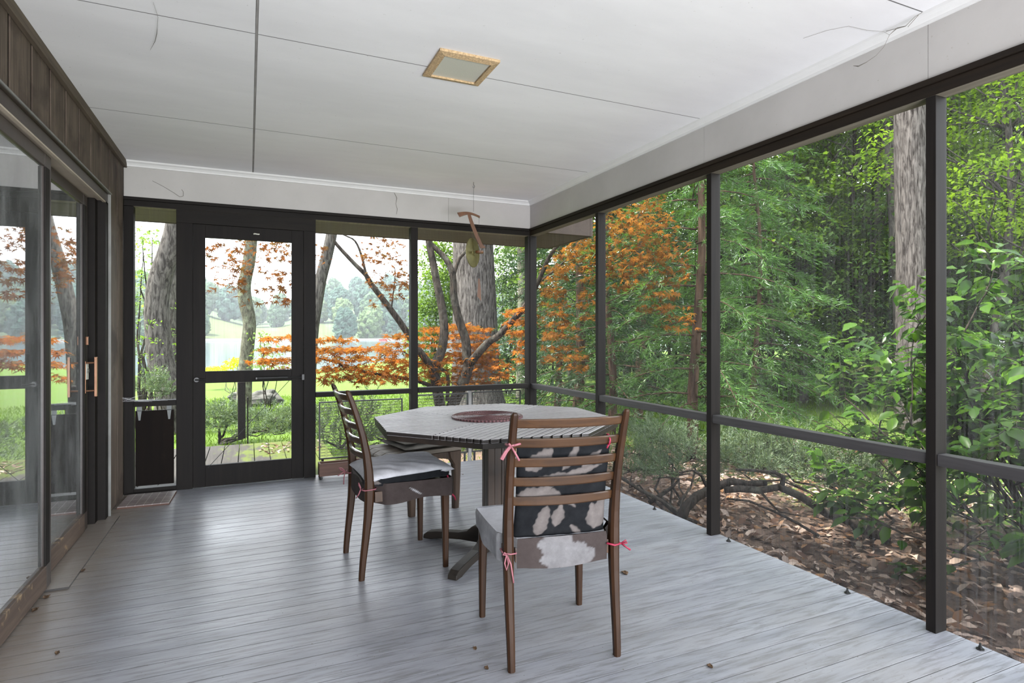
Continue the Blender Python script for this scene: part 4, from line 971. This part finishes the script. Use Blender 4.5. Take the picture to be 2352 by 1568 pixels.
it = [(882,568,52,26,7.8),(900,612,46,26,7.8),(866,640,26,20,7.8),(905,668,32,18,7.8),(850,590,30,16,7.8),(925,640,20,20,7.8),(870,697,14,8,7.8),
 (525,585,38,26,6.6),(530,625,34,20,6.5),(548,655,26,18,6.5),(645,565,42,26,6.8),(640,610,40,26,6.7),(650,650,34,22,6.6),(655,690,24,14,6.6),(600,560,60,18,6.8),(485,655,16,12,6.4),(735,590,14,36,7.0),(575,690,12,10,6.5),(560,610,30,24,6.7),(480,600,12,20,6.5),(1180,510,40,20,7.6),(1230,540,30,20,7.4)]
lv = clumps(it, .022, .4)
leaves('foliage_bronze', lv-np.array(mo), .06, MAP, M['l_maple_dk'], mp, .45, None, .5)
# ---- trunks toward the lake
ln = pxline([(1105,962),(1100,930),(1094,880),(1092,800),(1090,700),(1088,620),(1086,540),(1084,420),(1085,250),(1090,0)], 12.0)
trunk_tree('oak_tree', 'massive furrowed oak trunk behind the red maple stems', 'tree', ln, [.62,.55,.50,.475,.45,.43,.41,.40,.38,.3], M['bark_oak'], high_crown(ln[-1],10,3.5,3.5), M['l_for'], .14, sides=18, flare=.4)
ln = pxline([(392,905),(383,880),(368,820),(362,760),(360,700),(368,640),(388,580),(402,530),(415,450),(430,300)], 10.0)
ex = [(pxline([(385,590),(365,610),(352,640)],10.0), [.06,.04,.015])]
trunk_tree('leaning_tree', 'thick grey leaning trunk seen through the narrow left screen', 'tree', ln, [.23,.21,.20,.19,.185,.18,.17,.165,.16,.12], M['bark_grey'], high_crown(ln[-1],8,2.6,2.5), M['l_pale'], .10, sides=14, extra=ex, flare=.3)
ln = pxline([(398,900),(396,800),(394,720),(400,640),(412,560),(424,400)], 13.0)
trunk_tree('slender_trunk', 'straight grey trunk just behind the thick leaning trunk', 'tree', ln, [.17,.16,.15,.14,.13,.1], M['bark_grey'], high_crown(ln[-1],5,2,2), M['l_pale'], .10)
ln = pxline([(560,935),(563,860),(568,800),(573,740),(563,690),(562,650),(572,600),(577,545),(580,440),(584,250)], 13.6)
trunk_tree('mossy_tree', 'slim lichen-covered crooked trunk centred in the screen door', 'tree', ln, [.17,.155,.145,.14,.15,.14,.135,.13,.12,.08], M['bark_lichen'], high_crown(ln[-1],6,2.4,2.2), M['l_pale'], .10, sides=12)
ln = pxline([(708,900),(712,820),(718,750),(726,700),(737,640),(750,590),(762,535),(775,450),(795,300)], 13.0)
trunk_tree('slanting_tree', 'pale speckled trunk slanting behind the right door post', 'tree', ln, [.16,.15,.14,.135,.13,.128,.12,.11,.08], M['bark_grey'], high_crown(ln[-1],6,2.4,2.2), M['l_pale'], .10)
ln = pxline([(1199,900),(1200,820),(1201,740),(1202,660),(1200,580),(1200,480),(1203,300)], 16.0)
trunk_tree('straight_tree', 'straight greenish trunk next to the corner post', 'tree', ln, [.17,.16,.155,.15,.15,.14,.1], M['bark_lichen'], high_crown(ln[-1],6,2.6,2.4), M['l_for'], .11)
# leafy shrubs and small trees toward the lake
def clump_shrub(name, label, cat, items, leaf, size, shape=DIA, stem=True, dens=.03, tilt=.5, group=None, bark='bark_dark', jit=.6):
    base = at(items[0][0], items[0][1], items[0][4]); z0 = gz(base.x, base.y)
    t = thing(name, label, cat, (base.x,base.y,z0), 0, group); o = np.array(t.location)
    L = clumps(items, dens, jit); leaves('foliage', L-o, size, shape, M[leaf], t, tilt)
    mb = MB()
    for px, py, rx, ry, d in items: branch(mb, (0,0,-.05), at(px,py,d)-Vector(o), .035 if stem else .012, .006, 5, .0, .04)
    mb.build('stem', M[bark], t); return t
clump_shrub('green_tree', 'leafy green tree behind the left maple stems', 'tree', [(1000,670,60,50,17),(985,730,50,40,17),(1040,640,40,50,17),(1000,600,50,40,17.5),(1035,720,40,40,17),(1030,570,45,30,17.5),(975,790,50,40,17),(1000,850,50,40,17)], 'l_for', .10, dens=.045)
clump_shrub('broadleaf_tree', 'dark leafy tree between the oak and the straight trunk', 'tree', [(1165,690,36,50,18),(1150,620,30,50,18),(1185,600,32,50,18.5),(1200,660,40,60,19),(1160,780,40,50,18),(1220,600,40,50,19),(1150,850,46,40,18),(1190,540,50,40,19),(1215,830,50,50,18)], 'l_dark', .10, dens=.035)
clump_shrub('pale_tree', 'pale green sapling foliage left of the leaning trunk', 'tree', [(330,580,26,30,11),(345,620,22,24,11),(325,640,20,26,11),(350,545,30,20,11),(325,540,20,20,11),(340,690,18,16,11)], 'l_pale', .085, dens=.022)
clump_shrub('layered_sapling', 'layered green sapling beside the base of the leaning trunk', 'shrub', [(322,740,22,12,9),(330,780,22,10,9),(318,820,20,10,9),(395,760,18,16,11),(397,800,18,20,11),(395,840,18,16,11),(330,850,20,10,9),(398,700,14,14,11)], 'l_for', .06, dens=.03, stem=False)
clump_shrub('leafy_shrub', 'pale green leafy shrub beside the slim trunk in the screen door', 'shrub', [(612,820,24,24,12.5),(608,790,14,20,12.5),(600,840,26,18,12.5),(640,850,20,14,12),(598,770,8,12,12.5)], 'l_pale', .07, dens=.04, stem=False)
clump_shrub('yellow_shrub', 'yellow-green shrub at the water edge, in the screen door', 'shrub', [(536,836,14,10,20),(548,828,10,8,20),(500,846,24,6,22),(480,848,14,6,22)], 'l_yel', .12, dens=.05, stem=False)
# ---- rock on the lawn
bm = bmesh.new(); bmesh.ops.create_icosphere(bm, subdivisions=4, radius=1)
from mathutils import noise as mn
for v in bm.verts:
    p = v.co.copy(); k = 1+.35*mn.noise(p*1.1+Vector((3,1,5)))+.12*mn.noise(p*3.3)+.04*mn.noise(p*9)
    v.co = Vector((p.x*.62*k, p.y*.4*k, max(-.6,p.z*k)*(.24+.07*p.x-.10*math.exp(-((p.x+.15)/.25)**2)*(p.z > 0))))
me = bpy.data.meshes.new('rock'); bm.to_mesh(me); bm.free()
ro = link('rock', me, M['rock']); p = at(588,900,14.6); ro.location = (p.x,p.y,gz(p.x,p.y)+.16); ro.rotation_euler = (0,0,-.35)
tag(ro, 'grey lichened boulder on the lawn beyond the landing', 'rock')
# ---- junipers
def juniper(label, centers, seed, mat='l_jun', nb=60, blade=.05, bw=.010, group='prostrate junipers around the porch', bark='bark_dark', nper=60, base=None, arms=None):
    c0 = Vector(base) if base else Vector(centers[0][0]); t = thing('juniper_shrub', label, 'shrub', (c0.x,c0.y,gz(c0.x,c0.y)), 0, group); o = Vector(t.location)
    mb = MB(); P_, D_ = [], []
    for c, r in centers:
        c = Vector(c)-o; branch(mb, (0,0,0), c+Vector((0,0,-r[2]*.5)), .013 if arms else .024, .006, 6, .05, .06)
        for _ in range(nb):
            d = Vector((random.gauss(0,1),random.gauss(0,1),random.gauss(.25,.6))).normalized()
            q = c+Vector((d.x*r[0],d.y*r[1],d.z*r[2]))*random.uniform(.35,1)
            tw = (q-c).normalized()*.5+Vector((random.gauss(0,.4),random.gauss(0,.4),random.uniform(.1,.8))); tw.normalize(); ln_ = random.uniform(.12,.26)
            if random.random() < .25: branch(mb, c, q, .008, .003, 3, 0, .05, 4)
            for _ in range(nper):
                s = random.random(); P_.append(q+tw*ln_*s+Vector((random.gauss(0,.012),)*3)); dv = tw+Vector((random.gauss(0,.55),random.gauss(0,.55),random.gauss(0,.45))); D_.append(dv)
    if arms:
        for l_, r_ in arms: mb.tube([p-o for p in l_], r_, 8)
    mb.build('branch', M[bark], t, smooth=True)
    blades('foliage', np.array([tuple(p) for p in P_]), np.array([tuple(d) for d in D_]), rng.uniform(blade*.6,blade*1.2,len(P_)), bw, M[mat], t); return t
j = lambda px, py, d, rx, ry: (tuple(at(px,py,d)), (rx*d/F, .35, ry*d/F))
juniper('blue-grey juniper at the outer edge of the mossy landing', [j(505,958,8.8,40,26),(j(500,980,8.8,36,18)),j(575,965,9.0,50,24),j(630,962,8.8,46,24),j(655,985,8.6,36,20),j(530,950,9.0,34,20),j(690,962,8.8,40,30),j(600,990,8.6,60,14)], 1, nb=42, nper=46)
juniper('grey-green juniper behind the mesh guard right of the screen door', [j(780,960,8.2,50,34),j(850,950,8.2,50,36),j(800,1010,7.8,60,30),j(880,1010,7.8,50,30),j(740,990,8.0,30,40)], 2, nb=34, nper=42)
juniper('small feathery juniper at the foot of the leaning trunk', [j(355,880,9.2,26,26),j(335,895,9.2,26,18),j(375,900,9.2,20,16)], 3, nb=30, nper=40)
arm = lambda pts, d, r0, r1: (pxline(pts, d), [r0+(r1-r0)*i/(len(pts)-1) for i in range(len(pts))])
juniper('low spreading juniper beside the deck, right of the front chair', [j(1480,1040,5.6,60,30),j(1540,1020,5.6,60,36),j(1590,1050,5.2,50,36),j(1450,1080,5.4,40,26),j(1560,1090,5.0,70,22),j(1500,1000,6.2,60,24)], 4, nb=44, nper=50, blade=.045, bw=.007,
    arms=[arm([(1560,1200),(1575,1165),(1600,1140),(1640,1120),(1680,1105),(1720,1112),(1760,1108)],4.3,.040,.022),arm([(1490,1155),(1520,1135),(1545,1118),(1560,1100),(1530,1095)],4.7,.02,.008),arm([(1425,1095),(1470,1125),(1520,1150),(1560,1185),(1600,1200)],4.6,.012,.018),arm([(1630,1130),(1610,1090),(1590,1080),(1560,1085)],4.5,.015,.005)], base=at(1570,1215,4.3))
juniper('wide juniper with a twisted dark branch under the camellia', [j(1720,1020,5.2,60,34),j(1790,1030,5.0,70,36),j(1850,1060,4.8,60,40),j(1900,1100,4.6,60,36),j(1690,1060,5.0,40,30),j(1960,1120,4.6,60,36),j(1760,1075,4.8,60,24),j(2030,1100,4.8,50,36)], 5, nb=44, nper=50, blade=.045, bw=.007,
    arms=[arm([(1665,1125),(1700,1122),(1745,1126),(1790,1118),(1840,1140),(1900,1180),(1960,1200),(2040,1240)],4.2,.024,.030),arm([(1795,1118),(1800,1095),(1780,1085),(1730,1080),(1690,1078)],4.2,.02,.008),arm([(1670,1145),(1720,1150),(1780,1175),(1830,1200),(1880,1230)],4.0,.007,.010),arm([(1745,1126),(1765,1150),(1790,1175),(1840,1185)],4.2,.010,.004)], base=at(2040,1250,4.2))
# ---- soft-needled evergreens
def conifer(label, x, y, h, rr, nb, mat, bl=.10, bw=.010, cords=9, per=26, z0=.4, bark='bark_red', tr=.11, group=None):
    t = thing('evergreen_tree', label, 'tree', (x,y,gz(x,y)), random.uniform(0,6), group); mb = MB()
    pts = [Vector((.06*math.sin(i*1.3),.05*math.cos(i),h*i/8)) for i in range(9)]; mb.tube([Vector((0,0,-.2))]+pts, [tr*1.3]+[tr*(1-i/9) for i in range(9)], 9)
    P_, D_ = [], []
    for b in range(nb):
        f_ = (b+random.random())/nb; z = z0+f_*(h-z0-.2); az = b*2.39996+random.uniform(-.3,.3); L = rr*(1-f_*.75)*random.uniform(.7,1.1)
        dirv = Vector((math.cos(az),math.sin(az),0)); a = Vector((0,0,z)); bp = []
        for i in range(6): u = i/5; bp.append(a+dirv*L*u+Vector((0,0,L*(.10*u-.38*u*u))))
        mb.tube(bp, [.013*(1-.8*i/5) for i in range(6)], 4)
        for c in range(cords):
            u = .07+.93*(c+random.random())/cords; k = min(4,int(u*5)); q = bp[k].lerp(bp[k+1],u*5-k); side = random.uniform(-1.2,1.2)
            dv = (dirv*math.cos(side)+Vector((-dirv.y,dirv.x,0))*math.sin(side)); dv.z = random.uniform(-.5,.25); dv.normalize(); cl_ = random.uniform(.22,.42)*(1.2-f_*.5)
            for m in range(per):
                s = m/per; p = q+dv*cl_*s+Vector((0,0,-.35*cl_*s*s)); dd = dv*1.0+Vector((random.gauss(0,.5),random.gauss(0,.5),random.gauss(-.15,.4)))
                P_.append(tuple(p)); D_.append(tuple(dd))
    mb.build('trunk', M[bark], t, smooth=True)
    blades('foliage', np.array(P_), np.array(D_), rng.uniform(bl*.6,bl*1.2,len(P_)), bw, M[mat], t); return t
p = at(1600,900,7.0); conifer('soft-needled evergreen with a reddish trunk in the middle right screens', p.x, p.y, 6.6, 1.75, 74, 'l_need', .085, .0075, 17, 42, .55, tr=.07)
p = at(1735,900,7.6); conifer('bright feathery evergreen right of the reddish trunk, over the clearing', p.x, p.y, 5.8, 1.05, 60, 'l_need', .09, .0075, 16, 40, .3, tr=.04)
p = at(1330,900,10.0); conifer('dark evergreen behind the right-hand maple leaves', p.x, p.y, 6.5, 1.9, 60, 'l_need_dk', .12, .014, 11, 24, .3, tr=.10)
p = at(1285,900,12.5); conifer('dark evergreen nearest the corner post, far behind the maple', p.x, p.y, 7.0, 2.0, 64, 'l_need_dk', .13, .016, 12, 24, .3, tr=.08)
p = at(1400,900,9.0); conifer('dark evergreen behind the post next to the corner', p.x, p.y, 6.0, 1.5, 64, 'l_need_dk', .11, .013, 12, 26, .3, tr=.07)
p = at(1470,900,11.0); conifer('dark evergreen standing between the two middle right posts', p.x, p.y, 8.0, 2.1, 70, 'l_need_dk', .12, .014, 11, 24, .3, tr=.10)
# ---- camellia close to the porch
cm_ = thing('camellia_bush', 'glossy dark green camellia bush close outside the right-hand screens', 'bush', (4.45,1.85,gz(4.45,1.85)))
mb = MB(); LP, LY = [], []
def twig(a, d, L, r, lev):
    pts = [a]; p = a.copy(); dv = d.copy(); n = 7
    for i in range(n):
        dv = (dv+Vector((random.gauss(0,.10),random.gauss(0,.10),random.gauss(.02 if lev == 0 else -.02,.08)))).normalized(); p = p+dv*L/n
        if p.x+4.45 < 2.78: dv.x = abs(dv.x)*.3; p.x = 2.78-4.45
        if math.hypot(p.x,p.y) > 1.36: break
        pts.append(p.copy())
        if lev < 2 and i > 1 and random.random() < (.75 if lev == 0 else .6):
            sd = (dv+Vector((random.gauss(0,.7),random.gauss(0,.7),random.gauss(.05,.4)))).normalized(); twig(p.copy(), sd, L*random.uniform(.35,.55), r*.5, lev+1)
        if lev >= 1 or i > n-3:
            for k_ in range(2 if lev else 1):
                LP.append(tuple(p+Vector((random.gauss(0,.02),)*3))); LY.append(math.atan2(dv.y,dv.x)+random.choice((-1,1))*random.uniform(.4,1.2))
    if len(pts) > 1: mb.tube(pts, [r*(1-.8*i/n) for i in range(len(pts))], 5)
for i in range(40):
    a = random.uniform(0,2*math.pi); el_ = random.uniform(.12,1.35)
    if math.cos(a) < -.1: el_ = random.uniform(.3,1.35)
    d = Vector((math.cos(a)*math.cos(el_),math.sin(a)*math.cos(el_),math.sin(el_)))
    twig(Vector((random.uniform(-.1,.1),random.uniform(-.1,.1),0)), d, random.uniform(1.2,1.6), .014, 0)
mb.build('stem', M['bark_dark'], cm_, smooth=True)
leaves('foliage', np.array(LP), .098, OVA, M['l_cam'], cm_, .35, np.array(LY), .25)
# ---- big trunk behind the near right post
ln = pxline([(2108,1010),(2104,960),(2100,900),(2098,760),(2097,600),(2092,420),(2090,250),(2088,60),(2085,-250)], 9.0)
trunk_tree('poplar_tree', 'tall pale grey straight trunk just left of the big right post', 'tree', ln, [.30,.27,.25,.235,.225,.22,.215,.21,.16], M['bark_oak'], high_crown(ln[-1],10,3,3), M['l_for'], .12, sides=16, flare=.3)
ln = pxline([(2070,930),(2068,800),(2062,600),(2050,420),(2046,270),(2042,0)], 11.5)
trunk_tree('dark_trunk', 'darker thin trunk close behind the tall pale trunk', 'tree', ln, [.13,.12,.11,.11,.105,.08], M['bark_grey'], high_crown(ln[-1],6,2,3), M['l_for'], .12)
# ---- woodland on the right: three kinds, each tree its own trunk and crown
def wood_tree(h, tr, ncl, nl, mat, lsz, z0, rr, bark):
    t = thing('woodland_tree', None, 'tree'); mb = MB()
    pts = [Vector((.18*math.sin(i*.9+h),.18*math.cos(i*.7),h*i/9)) for i in range(10)]; mb.tube([Vector((0,0,-.3))]+pts, [tr*1.3]+[tr*(1-i/10.5) for i in range(10)], 8)
    cl_ = []
    for i in range(ncl):
        z = z0+(h-z0)*((i+random.random())/ncl); a = i*2.4+random.random(); r = rr*random.uniform(.25,1)*(1-.5*abs((z-h*.55)/h))
        c = Vector((r*math.cos(a),r*math.sin(a),z)); cl_.append(c); k = min(8,int((z-.6)/h*9)); k = max(k,0)
        branch(mb, pts[k], c, tr*.28, .008, 4, .02, .05, 4)
    mb.build('trunk', bark, t, smooth=True)
    L = np.concatenate([ell(c,(random.uniform(.5,.95),random.uniform(.5,.95),random.uniform(.18,.34)),nl,.1) for c in cl_])
    leaves('foliage', L, lsz, DIA, mat, t, .42, None, .25); return t
kinds = [wood_tree(13,.10,60,150,M['l_for'],.125,2.2,2.6,M['bark_grey']), wood_tree(10.5,.075,52,150,M['l_for'],.12,1.4,2.3,M['bark_dark']), wood_tree(11.5,.085,56,190,M['l_lime'],.105,3.0,2.5,M['bark_grey']), wood_tree(4.2,.05,26,170,M['l_dark'],.11,.35,1.5,M['bark_dark'])]
LAB = ['tall woodland tree with mid green leaves in the wood right of the porch','slim dark-stemmed woodland tree in the wood right of the porch','lime-green leafy tree in the wood right of the porch','dark green understorey tree low in the wood right of the porch']
GRP = ['tall woodland trees','slim woodland trees','lime-green woodland trees','dark understorey trees']
used = [0]*4
def plant(k, px, d, sc=1.0):
    p = at(px, 767, d); loc = (p.x, p.y, gz(p.x,p.y)); rz = random.uniform(0,6.28)
    if not used[k]:
        o = kinds[k]; o.location = loc; o.rotation_euler = (0,0,rz); o.scale = (sc,)*3
    else: o = dup(kinds[k], loc, rz, sc)
    used[k] = 1; o['label'] = LAB[k]; o['group'] = GRP[k]
    return o
for k, px, d, sc in [(2,2290,10.5,1.0),(2,2010,13,1.0),(2,2440,9.5,.95),(2,2180,16,1.1),(2,1930,18,1.05)]: plant(k, px, d, sc)
for i in range(34): plant(i%2, 1440+i*36+random.uniform(-30,30), 13+((i*7)%5)*2.6+random.uniform(-.6,.6), random.uniform(.9,1.15))
for i in range(20): plant(3, 1560+i*52+random.uniform(-25,25), 12.5+((i*3)%4)*2.2, random.uniform(.7,1.05))
for i in range(24): plant(i%2, 1250+i*58+random.uniform(-25,25), 28+((i*5)%4)*3.5, random.uniform(1.15,1.5))
for i in range(6): plant(3, 1270+i*38, 19+((i*5)%3)*3, random.uniform(.8,1.0))
plant(1, 1300, 17, .9); plant(0, 1390, 21, 1.0); plant(1, 1240, 26, 1.0)
# ---- woods seen off to the left, past the leaning trunk
for px, d, sc in ((-60,22,1),(60,26,1.1),(160,30,1.1),(250,34,1.0)): plant(1, px, d, sc)
# ---- grass and leaf litter
n = 26000; gx, gy = rng.uniform(-4,7,n), rng.uniform(6.2,19,n); gzv = np.array([gz(a,b) for a,b in zip(gx,gy)])
tag(blades('grass', np.stack([gx,gy,gzv],-1), np.stack([rng.normal(0,.5,n),rng.normal(0,.5,n),np.ones(n)],-1), rng.uniform(.05,.13,n), .012, M['grass']), 'bright green lawn grass sloping toward the lake', 'grass', None, 'stuff')
n = 12000; gx, gy = rng.uniform(7,15,n), rng.uniform(2,12,n); gzv = np.array([gz(a,b) for a,b in zip(gx,gy)])
tag(blades('grass', np.stack([gx,gy,gzv],-1), np.stack([rng.normal(0,.6,n),rng.normal(0,.6,n),np.ones(n)],-1), rng.uniform(.04,.09,n), .012, M['grass']), 'short sunlit grass in the clearing beyond the camellia', 'grass', None, 'stuff')
n = 15000; gx = 2.56+rng.uniform(0,1,n)**1.4*5.2; gy = rng.uniform(-1.2,6.6,n); gzv = np.array([gz(a,b) for a,b in zip(gx,gy)])+rng.uniform(.005,.05,n)
tag(leaves('leaf_litter', np.stack([gx,gy,gzv],-1), .062, OVA, M['litter'], None, .32, None, 0, .6), 'brown fallen leaves covering the ground beside the deck', 'leaf litter', None, 'stuff')
# ---- trees across the lake
def far_tree(h, r, n, mat, cone=False):
    t = thing('distant_tree', None, 'tree'); bm = bmesh.new()
    for i in range(n):
        f_ = (i+.5)/n; z = h*(.12+.8*f_); rad = r*((1-f_)*1.0+.1 if cone else math.sin(math.pi*min(.98,.18+f_*.78))**.7); a = i*2.39996
        c = Vector((rad*.75*math.cos(a),rad*.75*math.sin(a),z)); s = random.uniform(.26,.42)*r*(.6 if cone else 1)
        res = bmesh.ops.create_icosphere(bm, subdivisions=3, radius=s, matrix=Matrix.Translation(c))
        for v in res['verts']:
            q = v.co-c; v.co = c+q*(1+.45*mn.noise(v.co*.9)+.28*mn.noise(v.co*2.3)+.16*mn.noise(v.co*5.1))
    me = bpy.data.meshes.new('crown'); bm.to_mesh(me); bm.free(); link('crown', me, mat, t)
    MB().tube([(0,0,-1),(0,0,h*.5)], [.35,.15], 6).build('trunk', M['bark_grey'], t); return t
fk = [far_tree(16,5.2,26,M['far_green']), far_tree(18,5.6,28,M['far_blue']), far_tree(14,5.0,24,M['far_light']), far_tree(15,4.0,26,M['far_blue'],True)]
fu = [0]*4; FL = ['rounded green tree on the wooded hill across the lake','rounded blue-green tree on the wooded hill across the lake','pale green rounded tree on the wooded hill across the lake','pointed blue-green tree on the wooded hill across the lake']
FG = ['green trees across the lake','blue-green trees across the lake','pale trees across the lake','pointed trees across the lake']
for row, yy in enumerate((268,284,304,328,356,390,425)):
    x = -95+row*3
    while x < 200:
        xx, yv = x+random.uniform(-2.5,2.5), yy+random.uniform(-5,5); x += 12
        if abs(xx-8) < 25 and yv < 352: continue
        k = random.choice((0,1,1,2,0,1,3) if row < 3 else (0,1,1,2))
        loc = (xx,yv,fz(xx,yv)); sc = random.uniform(.8,1.15)
        if not fu[k]: o = fk[k]; o.location = loc; o.scale = (sc,)*3
        else: o = dup(fk[k], loc, random.uniform(0,6.28), sc)
        fu[k] = 1; o['label'] = FL[k]; o['group'] = FG[k]
bt = at(880,766,245); tag(MB().loft([(bt.x,bt.y,-1.5,3.2,1.0),(bt.x,bt.y,-.9,4.0,1.4)]).build('boat', M['red_boat']), 'small red boat at the far shore of the lake', 'boat')

t = NT('lake_haze'); v_ = t.n('ShaderNodeVolumeScatter'); v_.inputs['Color'].default_value = (.86,.93,1,1); v_.inputs['Density'].default_value = .0004; v_.inputs['Anisotropy'].default_value = .2
t.l(v_.outputs[0], t.out.inputs['Volume']); M['haze'] = t.m
struct(MB().box(-320,440,70,530,-2.6,70).build('haze', M['haze']))
